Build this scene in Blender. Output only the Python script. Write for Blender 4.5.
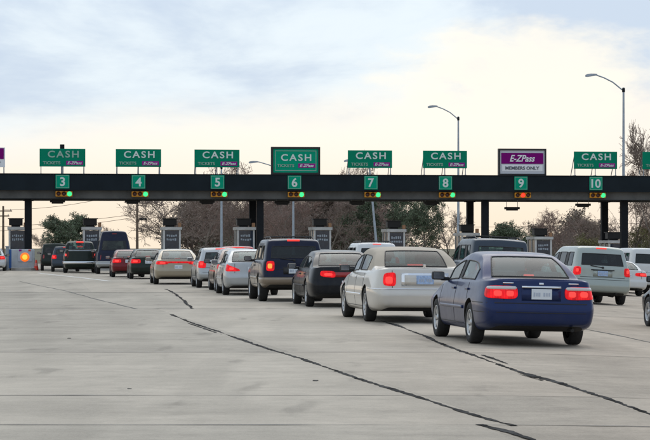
import bpy, bmesh, math, random
from mathutils import Vector, Matrix, noise
from mathutils.bvhtree import BVHTree
R = math.radians
scene = bpy.context.scene
for o in list(bpy.data.objects):
    bpy.data.objects.remove(o)
C = scene.collection

# ------------------------------------------------------------------ camera
F = 2300.0            # focal length in pixels of the 650 px wide photograph
CX, HZ, EYE = 325.0, 248.0, 1.45   # principal column, horizon row, eye height
TH = R(7.0)           # the toll lanes head seven degrees to the left
cam = bpy.data.cameras.new('camera')
cam.sensor_width = 36.0
cam.lens = F / 650.0 * 36.0
cam.shift_y = (HZ - 220.0) / 650.0
cam.clip_start, cam.clip_end = 0.5, 12000
co = bpy.data.objects.new('camera', cam)
co.location = (0, 0, EYE)
co.rotation_euler = (R(90), 0, 0)
C.objects.link(co)
scene.camera = co

# ------------------------------------------------------------------ world, sun, exposure
SUN_EL, SUN_AZ = R(46), R(14)       # azimuth clockwise from +Y
world = bpy.data.worlds.new('World')
scene.world = world
world.use_nodes = True
wt = world.node_tree
wt.nodes.clear()
def N(tree, typ, **kw):
    n = tree.nodes.new(typ)
    for k, v in kw.items():
        setattr(n, k, v)
    return n
def setin(tree, sock, v):
    if isinstance(v, bpy.types.NodeSocket):
        tree.links.new(v, sock)
    elif v is not None:
        if isinstance(v, (tuple, list)) and len(v) == 3 and sock.type == 'RGBA':
            v = (*v, 1)
        sock.default_value = v
def MATH(tree, op, a, b=None, c=None, clamp=False):
    n = N(tree, 'ShaderNodeMath', operation=op, use_clamp=clamp)
    for i, v in enumerate((a, b, c)):
        if v is not None:
            setin(tree, n.inputs[i], v)
    return n.outputs[0]
def SMOOTH(tree, x, a, b, lo=0.0, hi=1.0):
    n = N(tree, 'ShaderNodeMapRange', interpolation_type='SMOOTHSTEP')
    for i, v in enumerate((x, a, b, lo, hi)):
        setin(tree, n.inputs[i], v)
    return n.outputs[0]
def LIN(tree, x, a, b, lo=0.0, hi=1.0):
    n = N(tree, 'ShaderNodeMapRange')
    for i, v in enumerate((x, a, b, lo, hi)):
        setin(tree, n.inputs[i], v)
    return n.outputs[0]
def MIX(tree, f, a, b, blend='MIX'):
    n = N(tree, 'ShaderNodeMix', data_type='RGBA', blend_type=blend)
    setin(tree, n.inputs[0], f); setin(tree, n.inputs[6], a); setin(tree, n.inputs[7], b)
    return n.outputs[2]
def NOISE(tree, vec, scale, detail=4.0, rough=0.55, dist=0.0):
    n = N(tree, 'ShaderNodeTexNoise')
    setin(tree, n.inputs['Vector'], vec)
    n.inputs['Scale'].default_value = scale
    n.inputs['Detail'].default_value = detail
    n.inputs['Roughness'].default_value = rough
    n.inputs['Distortion'].default_value = dist
    return n.outputs['Fac']
def XYZ(tree, x, y, z):
    n = N(tree, 'ShaderNodeCombineXYZ')
    for i, v in enumerate((x, y, z)):
        setin(tree, n.inputs[i], v)
    return n.outputs[0]

T = wt
tc = N(T, 'ShaderNodeTexCoord').outputs['Generated']
sp = N(T, 'ShaderNodeSeparateXYZ'); T.links.new(tc, sp.inputs[0])
az = MATH(T, 'ARCTAN2', sp.outputs[0], sp.outputs[1])
el = MATH(T, 'ARCSINE', sp.outputs[2])
# cloud noises over azimuth and elevation, stretched into flat banks
n1 = NOISE(T, XYZ(T, MATH(T, 'MULTIPLY', az, 9.0), MATH(T, 'MULTIPLY', el, 26.0), 3.7), 1.0, 5, .55, .4)
n2 = NOISE(T, XYZ(T, MATH(T, 'MULTIPLY', az, 8.5), MATH(T, 'MULTIPLY', el, 26.0), 9.2), 1.0, 6, .6, .3)
n3 = NOISE(T, XYZ(T, MATH(T, 'MULTIPLY', az, 40.0), MATH(T, 'MULTIPLY', el, 90.0), 1.1), 1.0, 4, .6, .2)
n1c = MATH(T, 'SUBTRACT', n1, .5)
thr = LIN(T, az, -.15, .05, .050, .069)
thr = MATH(T, 'ADD', thr, MATH(T, 'MULTIPLY', n1c, .028))
elw = MATH(T, 'ADD', el, MATH(T, 'MULTIPLY', MATH(T, 'SUBTRACT', n3, .5), .012))
cool_f = SMOOTH(T, MATH(T, 'SUBTRACT', elw, thr), -.016, .012)
grey_right = SMOOTH(T, MATH(T, 'ADD', az, MATH(T, 'MULTIPLY', n1c, .10)), .03, .12, 0, .40)
white_f = SMOOTH(T, MATH(T, 'SUBTRACT', n2, grey_right), .34, .62)
cool = MIX(T, white_f, (.565, .675, .83), (.80, .895, .97))
low = SMOOTH(T, el, .055, .004)
cream = MIX(T, low, (1.0, .955, .87), (1.0, .85, .68))
pink = MIX(T, SMOOTH(T, az, .10, .15, 0, .5), cream, (.95, .86, .80))
cloud = MIX(T, cool_f, pink, cool)
# the brighter bank where the low sun stands behind the cloud
dx_ = MATH(T, 'DIVIDE', MATH(T, 'SUBTRACT', az, .088), .062)
dy_ = MATH(T, 'DIVIDE', MATH(T, 'SUBTRACT', el, .076), .022)
rr_ = MATH(T, 'ADD', MATH(T, 'MULTIPLY', dx_, dx_), MATH(T, 'MULTIPLY', dy_, dy_))
rr_ = MATH(T, 'ADD', rr_, MATH(T, 'MULTIPLY', MATH(T, 'SUBTRACT', n3, .5), 2.2))
blob = SMOOTH(T, rr_, 1.5, .1, 0, .85)
cloud = MIX(T, blob, cloud, (1.04, .98, .86))
sky = N(T, 'ShaderNodeTexSky', sky_type='NISHITA')
sky.sun_disc = False
sky.sun_elevation = SUN_EL
sky.sun_rotation = SUN_AZ
sky.air_density, sky.dust_density = 1.2, 2.0
skyc = MIX(T, 1.0, sky.outputs[0], (.09, .09, .09), 'MULTIPLY')
final = MIX(T, .9, skyc, cloud)
bg = N(T, 'ShaderNodeBackground')
T.links.new(final, bg.inputs['Color'])
bg.inputs['Strength'].default_value = 1.0
wo = N(T, 'ShaderNodeOutputWorld')
T.links.new(bg.outputs[0], wo.inputs[0])

sun = bpy.data.lights.new('sun', 'SUN')
sun.energy, sun.angle, sun.color = 1.05, R(60), (1.0, .91, .79)
so = bpy.data.objects.new('sun', sun)
sd = Vector((math.sin(SUN_AZ) * math.cos(SUN_EL), math.cos(SUN_AZ) * math.cos(SUN_EL), math.sin(SUN_EL)))
so.rotation_euler = (-sd).to_track_quat('-Z', 'Y').to_euler()
so.location = (0, 0, 60)
C.objects.link(so)
vs = scene.view_settings
vs.view_transform, vs.look, vs.exposure, vs.gamma, vs.use_curve_mapping = 'Standard', 'None', 0.1, 1.0, False
scene.render.engine = 'CYCLES'
scene.cycles.max_bounces = 10
scene.cycles.transparent_max_bounces = 16
scene.render.resolution_x, scene.render.resolution_y = 1024, 693

# ------------------------------------------------------------------ helpers
def gz(x):
    """height of the pavement: level to the left, falling away to the right"""
    t = min(x, 26.0) - 3.0
    if t < -2: return 0.0
    if t < 2: return -.05 * (t + 2) ** 2 / 8
    return -.05 * t
def gpx(px, py):
    """ground point seen at a pixel of the photograph"""
    y = EYE * F / (py - HZ)
    for _ in range(6):
        x = (px - CX) / F * y
        y = (EYE - gz(x)) * F / (py - HZ)
    return Vector(((px - CX) / F * y, y, gz((px - CX) / F * y)))
def tag(o, label=None, cat=None, group=None, kind=None):
    if label: o['label'] = label
    if cat: o['category'] = cat
    if group: o['group'] = group
    if kind: o['kind'] = kind
    return o
def empty(name, loc=(0, 0, 0), rot=(0, 0, 0)):
    o = bpy.data.objects.new(name, None)
    o.empty_display_size = .3
    o.location, o.rotation_euler = loc, rot
    C.objects.link(o)
    return o
def link(name, mesh, parent=None, loc=(0, 0, 0), rot=(0, 0, 0), scale=(1, 1, 1)):
    o = bpy.data.objects.new(name, mesh)
    C.objects.link(o)
    o.parent = parent
    o.location, o.rotation_euler, o.scale = loc, rot, scale
    return o
class MB:
    def __init__(s): s.v, s.f, s.m, s.sm = [], [], [], []
    def add(s, vs_, fs, mi=0, smooth=False):
        b = len(s.v)
        s.v += [tuple(v) for v in vs_]
        for f in fs:
            s.f.append(tuple(i + b for i in f)); s.m.append(mi); s.sm.append(smooth)
        return s
    def box(s, c, d, mi=0, rz=0.0, bev=0.0, rx=0.0):
        cx, cy, cz = c; hx, hy, hz = d[0] / 2, d[1] / 2, d[2] / 2
        if bev <= 0:
            vs_ = [(x, y, z) for x in (-hx, hx) for y in (-hy, hy) for z in (-hz, hz)]
            fs = [(0, 1, 3, 2), (4, 6, 7, 5), (0, 4, 5, 1), (2, 3, 7, 6), (0, 2, 6, 4), (1, 5, 7, 3)]
        else:
            bm = bmesh.new()
            bmesh.ops.create_cube(bm, size=1)
            for v in bm.verts: v.co = Vector((v.co.x * d[0], v.co.y * d[1], v.co.z * d[2]))
            bmesh.ops.bevel(bm, geom=bm.edges[:], offset=bev, segments=2, affect='EDGES', profile=.6)
            bm.verts.index_update()
            vs_ = [tuple(v.co) for v in bm.verts]
            fs = [tuple(v.index for v in f.verts) for f in bm.faces]
            bm.free()
        M = Matrix.Translation(c) @ Matrix.Rotation(rz, 4, 'Z') @ Matrix.Rotation(rx, 4, 'X')
        return s.add([M @ Vector(v) for v in vs_], fs, mi)
    def tube(s, p0, p1, r0, r1=None, n=8, mi=0, caps=True, smooth=True):
        p0, p1 = Vector(p0), Vector(p1)
        r1 = r0 if r1 is None else r1
        d = (p1 - p0)
        if d.length < 1e-6: return s
        d.normalize()
        a = d.orthogonal().normalized(); b = d.cross(a)
        vs_ = []
        for p, r in ((p0, r0), (p1, r1)):
            for i in range(n):
                t = 2 * math.pi * i / n
                vs_.append(p + (a * math.cos(t) + b * math.sin(t)) * r)
        s.add(vs_, [(i, (i + 1) % n, n + (i + 1) % n, n + i) for i in range(n)], mi, smooth)
        if caps:
            s.add(vs_[:n], [tuple(reversed(range(n)))], mi)
            s.add(vs_[n:], [tuple(range(n))], mi)
        return s
    def path(s, pts, r, n=6, mi=0):
        for a, b in zip(pts, pts[1:]):
            s.tube(a, b, r if not callable(r) else r(a), r if not callable(r) else r(b), n, mi)
        return s
    def lathe(s, prof, n=24, axis='y', mi=0, c=(0, 0, 0)):
        vs_ = []
        for (r, h) in prof:
            for i in range(n):
                t = 2 * math.pi * i / n
                if axis == 'y': p = (r * math.cos(t), h, r * math.sin(t))
                elif axis == 'z': p = (r * math.cos(t), r * math.sin(t), h)
                else: p = (h, r * math.cos(t), r * math.sin(t))
                vs_.append((p[0] + c[0], p[1] + c[1], p[2] + c[2]))
        fs = []
        for k in range(len(prof) - 1):
            for i in range(n):
                j = (i + 1) % n
                fs.append((k * n + i, k * n + j, (k + 1) * n + j, (k + 1) * n + i))
        return s.add(vs_, fs, mi, True)
    def mesh(s, name, mats):
        me = bpy.data.meshes.new(name)
        me.from_pydata(s.v, [], s.f)
        if not isinstance(mats, (list, tuple)): mats = [mats]
        for m in mats: me.materials.append(m)
        me.polygons.foreach_set('material_index', s.m)
        me.polygons.foreach_set('use_smooth', s.sm)
        me.update()
        return me
    def build(s, name, mats, parent=None, loc=(0, 0, 0), rot=(0, 0, 0)):
        return link(name, s.mesh(name, mats), parent, loc, rot)

# ------------------------------------------------------------------ materials
_mc = {}
def mat(name, col, rough=.6, metal=0.0, coat=0.0, emit=None, es=0.0, var=.0, vscale=3.0, bump=0.0, bscale=30.0, spec=.5):
    if name in _mc: return _mc[name]
    m = bpy.data.materials.new(name); m.use_nodes = True
    t = m.node_tree
    b = t.nodes['Principled BSDF']
    b.inputs['Roughness'].default_value = rough
    b.inputs['Metallic'].default_value = metal
    b.inputs['Coat Weight'].default_value = coat
    b.inputs['Coat Roughness'].default_value = .06
    b.inputs['Specular IOR Level'].default_value = spec
    if var:
        p = N(t, 'ShaderNodeTexCoord').outputs['Object']
        f = NOISE(t, p, vscale, 5, .6)
        lo = tuple(c * (1 - var) for c in col); hi = tuple(min(1, c * (1 + var)) for c in col)
        setin(t, b.inputs['Base Color'], MIX(t, SMOOTH(t, f, .3, .7), lo, hi))
    else:
        b.inputs['Base Color'].default_value = (*col, 1)
    if bump:
        bn = N(t, 'ShaderNodeBump'); bn.inputs['Strength'].default_value = bump
        p = N(t, 'ShaderNodeTexCoord').outputs['Object']
        t.links.new(NOISE(t, p, bscale, 3, .6), bn.inputs['Height'])
        t.links.new(bn.outputs[0], b.inputs['Normal'])
    if emit:
        b.inputs['Emission Color'].default_value = (*emit, 1)
        b.inputs['Emission Strength'].default_value = es
    _mc[name] = m
    return m
def paint(name, col, metal=.35, dirt=.35):
    dirt *= .45
    """car paint under clear coat with patchy road film"""
    if name in _mc: return _mc[name]
    m = bpy.data.materials.new(name); m.use_nodes = True
    t = m.node_tree; b = t.nodes['Principled BSDF']
    oc = N(t, 'ShaderNodeTexCoord').outputs['Object']
    s3 = N(t, 'ShaderNodeSeparateXYZ'); t.links.new(oc, s3.inputs[0])
    f = NOISE(t, oc, 5, 6, .65)
    d = MATH(t, 'MULTIPLY', MATH(t, 'ADD', 0.0, .6), SMOOTH(t, f, .25, .75), clamp=True)
    d = MATH(t, 'MULTIPLY', d, dirt)
    setin(t, b.inputs['Base Color'], MIX(t, d, col, (.13, .115, .10)))
    setin(t, b.inputs['Roughness'], LIN(t, d, 0, .3, .28, .6))
    b.inputs['Metallic'].default_value = metal
    b.inputs['Specular IOR Level'].default_value = .1
    b.inputs['Coat IOR'].default_value = 1.4
    setin(t, b.inputs['Coat Weight'], LIN(t, d, 0, .3, .32 if max(col) < .1 else .65, .15))
    b.inputs['Coat Roughness'].default_value = .035
    _mc[name] = m
    return m
def glass(name, tint, refl=1.0, film=.05):
    if name in _mc: return _mc[name]
    m = bpy.data.materials.new(name); m.use_nodes = True
    t = m.node_tree; t.nodes.clear()
    out = N(t, 'ShaderNodeOutputMaterial')
    tr = N(t, 'ShaderNodeBsdfTransparent'); tr.inputs[0].default_value = (*tint, 1)
    gl = N(t, 'ShaderNodeBsdfGlossy'); gl.inputs['Roughness'].default_value = .03
    lw = N(t, 'ShaderNodeFresnel'); lw.inputs[0].default_value = 1.62
    mx = N(t, 'ShaderNodeMixShader')
    t.links.new(MATH(t, 'MINIMUM', MATH(t, 'MULTIPLY', lw.outputs[0], refl), .5), mx.inputs[0])
    t.links.new(tr.outputs[0], mx.inputs[1]); t.links.new(gl.outputs[0], mx.inputs[2])
    df = N(t, 'ShaderNodeBsdfDiffuse'); df.inputs[0].default_value = (.30, .40, .41, 1)
    m2 = N(t, 'ShaderNodeMixShader'); m2.inputs[0].default_value = film
    t.links.new(mx.outputs[0], m2.inputs[1]); t.links.new(df.outputs[0], m2.inputs[2])
    t.links.new(m2.outputs[0], out.inputs[0])
    _mc[name] = m
    return m
def concrete(name, base, warm, per_object=.10):
    m = bpy.data.materials.new(name); m.use_nodes = True
    t = m.node_tree; b = t.nodes['Principled BSDF']
    g = N(t, 'ShaderNodeNewGeometry').outputs['Position']
    s3 = N(t, 'ShaderNodeSeparateXYZ'); t.links.new(g, s3.inputs[0])
    # stretched along the lanes: tyre wear and run-off
    v1 = XYZ(t, MATH(t, 'MULTIPLY', s3.outputs[0], .55), MATH(t, 'MULTIPLY', s3.outputs[1], .075), 0.0)
    a = NOISE(t, v1, 1.0, 5, .6, .6)
    v2 = XYZ(t, MATH(t, 'MULTIPLY', s3.outputs[0], .16), MATH(t, 'MULTIPLY', s3.outputs[1], .55), 5.0)
    c = NOISE(t, v2, 1.0, 5, .6, .5)
    fine = NOISE(t, g, 26.0, 4, .7)
    mid = NOISE(t, g, 2.6, 5, .65)
    spots = NOISE(t, XYZ(t, MATH(t, 'MULTIPLY', s3.outputs[0], 1.6), MATH(t, 'MULTIPLY', s3.outputs[1], .35), 2.0), 1.0, 3, .5)
    oi = N(t, 'ShaderNodeObjectInfo').outputs['Random']
    v = MATH(t, 'ADD', LIN(t, a, .25, .75, -.17, .17), LIN(t, c, .25, .75, -.15, .15))
    v = MATH(t, 'ADD', v, LIN(t, fine, .3, .7, -.10, .10))
    v = MATH(t, 'ADD', v, LIN(t, mid, .3, .7, -.12, .12))
    grain = NOISE(t, g, 85.0, 2, .6)
    v = MATH(t, 'ADD', v, LIN(t, grain, .3, .7, -.10, .10))
    # wheel tracks worn along the lanes
    lane = MATH(t, 'ADD', MATH(t, 'ADD', s3.outputs[0], MATH(t, 'MULTIPLY', s3.outputs[1], .135)), MATH(t, 'MULTIPLY', a, 1.2))
    tr_ = MATH(t, 'POWER', MATH(t, 'ABSOLUTE', MATH(t, 'SINE', MATH(t, 'MULTIPLY', lane, 1.75))), 5.0)
    v = MATH(t, 'SUBTRACT', v, MATH(t, 'MULTIPLY', tr_, SMOOTH(t, mid, .3, .65, .02, .10)))
    v = MATH(t, 'ADD', v, LIN(t, oi, 0, 1, -per_object, per_object))
    v = MATH(t, 'SUBTRACT', v, SMOOTH(t, spots, .60, .74, 0, .26))
    v = MATH(t, 'ADD', v, 1.0)
    oi2 = MATH(t, 'FRACT', MATH(t, 'MULTIPLY', oi, 7.31))
    # the slabs to the right are of a browner mix
    wf = MATH(t, 'ADD', SMOOTH(t, s3.outputs[0], -1.0, 4.5, 0, .75), MATH(t, 'MULTIPLY', oi2, .25))
    col = MIX(t, wf, base, warm)
    vv = N(t, 'ShaderNodeVectorMath', operation='SCALE')
    t.links.new(col, vv.inputs[0]); t.links.new(v, vv.inputs['Scale'])
    t.links.new(vv.outputs[0], b.inputs['Base Color'])
    b.inputs['Roughness'].default_value = .85
    b.inputs['Specular IOR Level'].default_value = .3
    bn = N(t, 'ShaderNodeBump'); bn.inputs['Strength'].default_value = .25; bn.inputs['Distance'].default_value = .01
    t.links.new(fine, bn.inputs['Height']); t.links.new(bn.outputs[0], b.inputs['Normal'])
    return m

M_slab = concrete('slab concrete', (.425, .380, .312), (.405, .335, .262), .11)
M_base = mat('joint base', (.045, .043, .04), .95, var=.3)
M_tar = mat('tar sealant', (.045, .044, .043), 1.0, var=.85, vscale=1.3, spec=.05)
M_seal = mat('old joint sealant', (.13, .125, .115), .9, var=.4, vscale=2)
M_grass = mat('winter grass', (.09, .085, .045), .95, var=.4, vscale=.2)
M_line = mat('worn white road paint', (.66, .65, .61), .7, var=.25, vscale=3)
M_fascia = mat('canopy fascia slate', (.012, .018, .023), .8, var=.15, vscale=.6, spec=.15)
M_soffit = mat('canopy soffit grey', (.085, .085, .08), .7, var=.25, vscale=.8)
M_col = mat('dark steel', (.010, .012, .015), .7, var=.2, spec=.2)
M_dark = mat('black plastic', (.012, .012, .013), .55)
M_rubber = mat('tyre rubber', (.017, .017, .018), .85, var=.3, vscale=10)
M_green = mat('sign green', (.0, .22, .125), .75, var=.06, vscale=1.2, spec=.12)
M_lgreen = mat('sign green bright', (.0, .31, .18), .75, var=.06, spec=.12)
M_purple = mat('sign purple', (.19, .002, .16), .75, spec=.12)
M_purple2 = mat('sign violet', (.30, .015, .25), .75, spec=.12)
M_text = mat('sign lettering', (.62, .70, .67), .4)
M_textdim = mat('sign lettering faded', (.30, .44, .37), .5)
M_white = mat('sign white', (.74, .76, .79), .45)
M_sgrey = mat('sign pale grey', (.52, .55, .60), .5)
M_ink = mat('sign ink', (.05, .06, .09), .5)
M_galv = mat('galvanised steel', (.30, .33, .36), .45, metal=.5, var=.15)
M_bluepole = mat('weathered aluminium', (.36, .41, .46), .45, metal=.4, var=.1)
M_wood = mat('utility pole wood', (.17, .12, .085), .9, var=.3, vscale=4)
M_yellow = mat('signal yellow', (.62, .26, .008), .5, var=.1)
M_lens_off = mat('dark signal lens', (.05, .012, .008), .3)
M_lens_g = mat('lit green lens', (.01, .12, .06), .3, emit=(.06, 1.0, .34), es=.95)
M_lens_r = mat('lit red lens', (.2, .01, .01), .3, emit=(1.0, .05, .02), es=1.2)
M_lens_a = mat('lit amber lens', (.3, .1, .01), .3, emit=(1.0, .16, .01), es=1.0)
M_booth = mat('booth white', (.74, .74, .72), .55, var=.1)
M_boothglass = mat('booth dark window', (.03, .045, .07), .12, var=.2)
M_boothmark = mat('booth window lettering', (.42, .48, .54), .6)
M_blue = mat('attenuator blue', (.03, .11, .33), .5, var=.1)
M_orange = mat('cone orange', (.75, .05, .02), .5)
M_kerb = mat('kerb concrete', (.36, .35, .33), .85, var=.15, vscale=2)
M_chrome = mat('chrome', (.72, .73, .75), .14, metal=1.0)
M_mirror = mat('mirror glass', (.22, .23, .25), .15, metal=.8)
M_alloy = mat('alloy wheel', (.46, .47, .48), .33, metal=.75, var=.12, vscale=6)
M_red = mat('red lamp lens', (.30, .006, .006), .15, coat=.6)
M_redlit = mat('lit red lamp', (.22, .004, .006), .35, coat=.0, emit=(1.0, .014, .02), es=.62, spec=.2)
def ribbed(m, k0, k1, sc):
    t = m.node_tree; b = t.nodes['Principled BSDF']
    oc = N(t, 'ShaderNodeTexCoord').outputs['Object']
    f = NOISE(t, oc, sc, 2, .5)
    s3 = N(t, 'ShaderNodeSeparateXYZ'); t.links.new(oc, s3.inputs[0])
    rib = MATH(t, 'ADD', MATH(t, 'MULTIPLY', MATH(t, 'SINE', MATH(t, 'MULTIPLY', s3.outputs[1], 160.0)), .12), 1.0)
    setin(t, b.inputs['Emission Strength'], MATH(t, 'MULTIPLY', rib, LIN(t, f, .3, .7, k0, k1)))
ribbed(M_redlit, .32, .78, 9.0)
M_redhot = mat('lit red lamp core', (.25, .01, .01), .25, emit=(1.0, .06, .045), es=.92)
M_amberhot = mat('lit amber lamp core', (.3, .1, .02), .25, emit=(1.0, .34, .05), es=1.05)
M_lampclear = mat('clear lamp lens', (.62, .60, .60), .12, coat=.8)
M_plate = mat('licence plate white', (.66, .70, .74), .4)
M_plateblue = mat('licence plate blue', (.33, .45, .66), .4, var=.2, vscale=20)
M_platemark = mat('licence plate marks', (.40, .45, .54), .5)
M_seat = mat('seat cloth', (.16, .16, .165), .9)
M_seatlight = mat('seat leather light', (.30, .27, .23), .7)
M_under = mat('underbody', (.018, .017, .016), .85)
M_bark = mat('bark brown', (.19, .155, .125), .95, var=.3, vscale=2)
M_twig = mat('twig brown', (.27, .205, .17), .95, var=.25, vscale=.5)
M_twigred = mat('twig russet', (.29, .195, .16), .95, var=.25, vscale=.5)
M_leaf = mat('evergreen leaf', (.11, .14, .082), .8, var=.45, vscale=.7)
M_leafolive = mat('olive leaf', (.16, .15, .05), .8, var=.4, vscale=.7)
M_brush = mat('brush dead leaf', (.22, .175, .135), .9, var=.4, vscale=.5)
G_clear = glass('car glass clear', (.50, .71, .71), .95, .07)
G_mid = glass('car glass green', (.30, .47, .46), .8, .025)
G_dark = glass('car glass privacy', (.055, .065, .065), .8, .015)

# ------------------------------------------------------------------ ground, slabs, joints
xs = [-4000, -400, -60, -20, -8, 0, 1, 1.7, 2.3, 3, 3.7, 4.3, 5, 8, 12, 18, 26, 60, 400, 4000]
def sheet(name, xs_, ys_, dz, m):
    b = MB()
    vs_ = [(x, y, gz(x) + dz) for y in ys_ for x in xs_]
    n = len(xs_)
    fs = [(j * n + i, j * n + i + 1, (j + 1) * n + i + 1, (j + 1) * n + i) for j in range(len(ys_) - 1) for i in range(n - 1)]
    b.add(vs_, fs)
    return b.build(name, m)
tag(sheet('ground', xs, [-300, 0, 150, 300, 900, 7000], -.12, M_grass), kind='structure')
pxs = [x for x in xs if -60 <= x <= 60]
pave = tag(sheet('pavement', [-60] + pxs[1:-1] + [60], [-12, 0, 60, 120, 214], -.035, M_slab), kind='structure')

tan7 = math.tan(TH)
def A(y): return 1.55 - (y - 18.8) * (4.95 / 32.1)
def B(y): return 2.93 - (y - 18.8) * (1.62 / 24.7)
rows_ = []
rows_.append((-10, 18.8, [(-1.0 - .154 * (y0 - 18.8)) for y0 in (-10, 18.8)]))
def lines_for(y0, y1):
    L = []
    if y1 <= 18.9:
        a = lambda y: 1.27 - (y - 18.8) * .154
        for k in range(-4, 0): L.append((a(y0) + 9.5 * k, a(y1) + 9.5 * k))
        L.append((a(y0), a(y1))); L.append((B(y0) + .9, B(y1) + .9))
        for k in range(1, 9): L.append((B(y0) + .9 + 3.8 * k, B(y1) + .9 + 3.8 * k))
    elif y1 <= 54.8:
        for k in range(-4, 0): L.append((A(y0) + 9.5 * k, A(y1) + 9.5 * k))
        L.append((A(y0), A(y1))); L.append((B(y0), B(y1)))
        for k in range(1, 10): L.append((B(y0) + 3.8 * k, B(y1) + 3.8 * k))
    elif y1 <= 76:
        c = lambda y: -4.47 - (y - 54.7) * .19
        a = lambda y: -3.16 - (y - 54.7) * .092
        for k in range(-4, 0): L.append((c(y0) + 9.5 * k, c(y1) + 9.5 * k))
        L.append((c(y0), c(y1))); L.append((a(y0), a(y1)))
        for k in range(1, 11): L.append((a(y0) + 3.8 * k, a(y1) + 3.8 * k))
    else:
        for k in range(-12, 14): L.append((-1.4 - (y0 - 54.7) * tan7 + 3.8 * k + .05 * y0 / 50, -1.4 - (y1 - 54.7) * tan7 + 3.8 * k + .05 * y1 / 50))
    return L
Ys = [-10, 18.85, 22.6, 32.0, 54.7, 75.0, 97.0, 122.0, 150.0]
G = .0035
for y0, y1 in zip(Ys, Ys[1:]):
    L = lines_for(y0, y1)
    for (a0, a1), (b0, b1) in zip(L, L[1:]):
        nx = 4
        top, bot = [], []
        for (yy, xl, xr) in ((y0 + G, a0 + .0012, b0 - .0012), (y1 - G, a1 + .0012, b1 - .0012)):
            for i in range(nx + 1):
                x = xl + (xr - xl) * i / nx
                top.append((x, yy, gz(x))); bot.append((x, yy, gz(x) - .05))
        m = nx + 1
        f = [(i, i + 1, m + i + 1, m + i) for i in range(nx)]
        o2 = 2 * m
        f += [(o2 + i, o2 + i + 1, i + 1, i) for i in range(nx)]
        f += [(m + i, m + i + 1, o2 + m + i + 1, o2 + m + i) for i in range(nx)]
        f += [(o2, 0, m, o2 + m), (nx, o2 + nx, o2 + m + nx, m + nx)]
        MB().add(top + bot, f).build('concrete_slab', M_slab, pave)
# beyond the built slabs and to the sides of them
for (xa, xb, ya, yb) in ((-60, 60, 150, 214),):
    b = MB()
    xx = [x for x in pxs]
    b.add([(x, y, gz(x) - .004) for y in (ya, yb) for x in xx], [(i, i + 1, len(xx) + i + 1, len(xx) + i) for i in range(len(xx) - 1)])
    b.build('plaza_surface', M_slab, pave)

rnd = random.Random(5)
def ribbon(pts, w, m, name, parent=None, jag=.5, step=.5, dz=.004, side_spur=0.0):
    P = [Vector(p) for p in pts]
    dense = [P[0]]
    for a, b_ in zip(P, P[1:]):
        n = max(1, int((b_ - a).length / step))
        dense += [a.lerp(b_, (i + 1) / n) for i in range(n)]
    b = MB(); vs_ = []
    ph = rnd.random() * 100
    for i, p in enumerate(dense):
        t = (dense[min(i + 1, len(dense) - 1)] - dense[max(i - 1, 0)]); t.z = 0; t.normalize()
        nrm = Vector((t.y, -t.x, 0))
        s = i * step
        ww = w * (1 + jag * 1.4 * noise.noise((s * .45 + ph, 3.1, 0)) + jag * .8 * noise.noise((s * 2.3 + ph, 9.1, 0)))
        ww += w * jag * .7 * noise.noise((s * 7.3 + ph, 41.0, 0)) + w * jag * .5 * noise.noise((s * 19.0 + ph, 53.0, 0))
        ww = max(w * .05, ww)
        off = w * .55 * noise.noise((s * .33 + ph, 17.0, 0)) + w * .3 * noise.noise((s * 1.7 + ph, 27.0, 0))
        off += w * .35 * noise.noise((s * 6.1 + ph, 71.0, 0))
        c = p + nrm * off
        for sg in (-1, 1):
            q = c + nrm * sg * ww / 2
            vs_.append((q.x, q.y, gz(q.x) + dz))
    b.add(vs_, [(2 * i, 2 * i + 1, 2 * i + 3, 2 * i + 2) for i in range(len(dense) - 1)])
    if side_spur:
        for _ in range(int(len(dense) * side_spur)):
            p = dense[rnd.randrange(len(dense))]
            l = rnd.uniform(.08, .22) * rnd.choice((-1, 1)); y2 = rnd.uniform(-.6, .6)
            q = p + Vector((l, y2, 0)); k = rnd.uniform(.015, .05)
            b.add([(p.x, p.y - k * 2, gz(p.x) + dz + .001), (q.x, q.y, gz(q.x) + dz + .001), (p.x, p.y + k * 2, gz(p.x) + dz + .001)], [(0, 1, 2)])
    return b.build(name, m, parent)
def pxline(l): return [gpx(x, y) for x, y in l]
crA = pxline([(171, 314.5), (192, 323), (227, 334.6), (265, 348), (304, 359.6), (342, 373), (381, 385.6), (428, 401), (478, 416), (516, 426)])
crA3 = pxline([(478, 424.5), (505, 431.5), (530, 439.5), (590, 462)])
crA2 = pxline([(166, 289), (171, 291.4), (181, 298), (192, 308.6)])
crB = pxline([(380, 320), (394, 324.6), (428, 337), (448, 347), (473, 355), (497, 364), (527, 374), (552, 381), (576, 389), (606, 398), (635, 409), (652, 415), (690, 430)])
crC = pxline([(20, 281.5), (34, 284.6), (64, 290.5), (101, 300.5), (137, 309)])
crD = pxline([(575, 327), (588, 329.6), (620, 336), (655, 343.5)])
ribbon(crA, .055, M_tar, 'sealed_joint', pave, 1.0, .08)
ribbon(crA3, .055, M_tar, 'sealed_joint', pave, .9, .08)
ribbon(crA2, .075, M_tar, 'sealed_joint', pave, .8, .2)
ribbon(crB, .065, M_tar, 'sealed_joint', pave, 1.1, .08)
ribbon([p + Vector((.13, 0, 0)) for p in crB[4:6]], .03, M_tar, 'sealed_joint', pave, 1.6, .08, .006)
ribbon([p + Vector((-.10, 0, 0)) for p in crB[6:8]], .03, M_tar, 'sealed_joint', pave, 1.6, .08, .006)
ribbon([p + Vector((-.09, 0, 0)) for p in crA[1:3]], .025, M_tar, 'sealed_joint', pave, 1.6, .08, .006)
ribbon(crC, .055, M_seal, 'sealed_joint', pave, .6, .6)
ribbon(crD, .05, M_seal, 'sealed_joint', pave, .6, .5)
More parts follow.
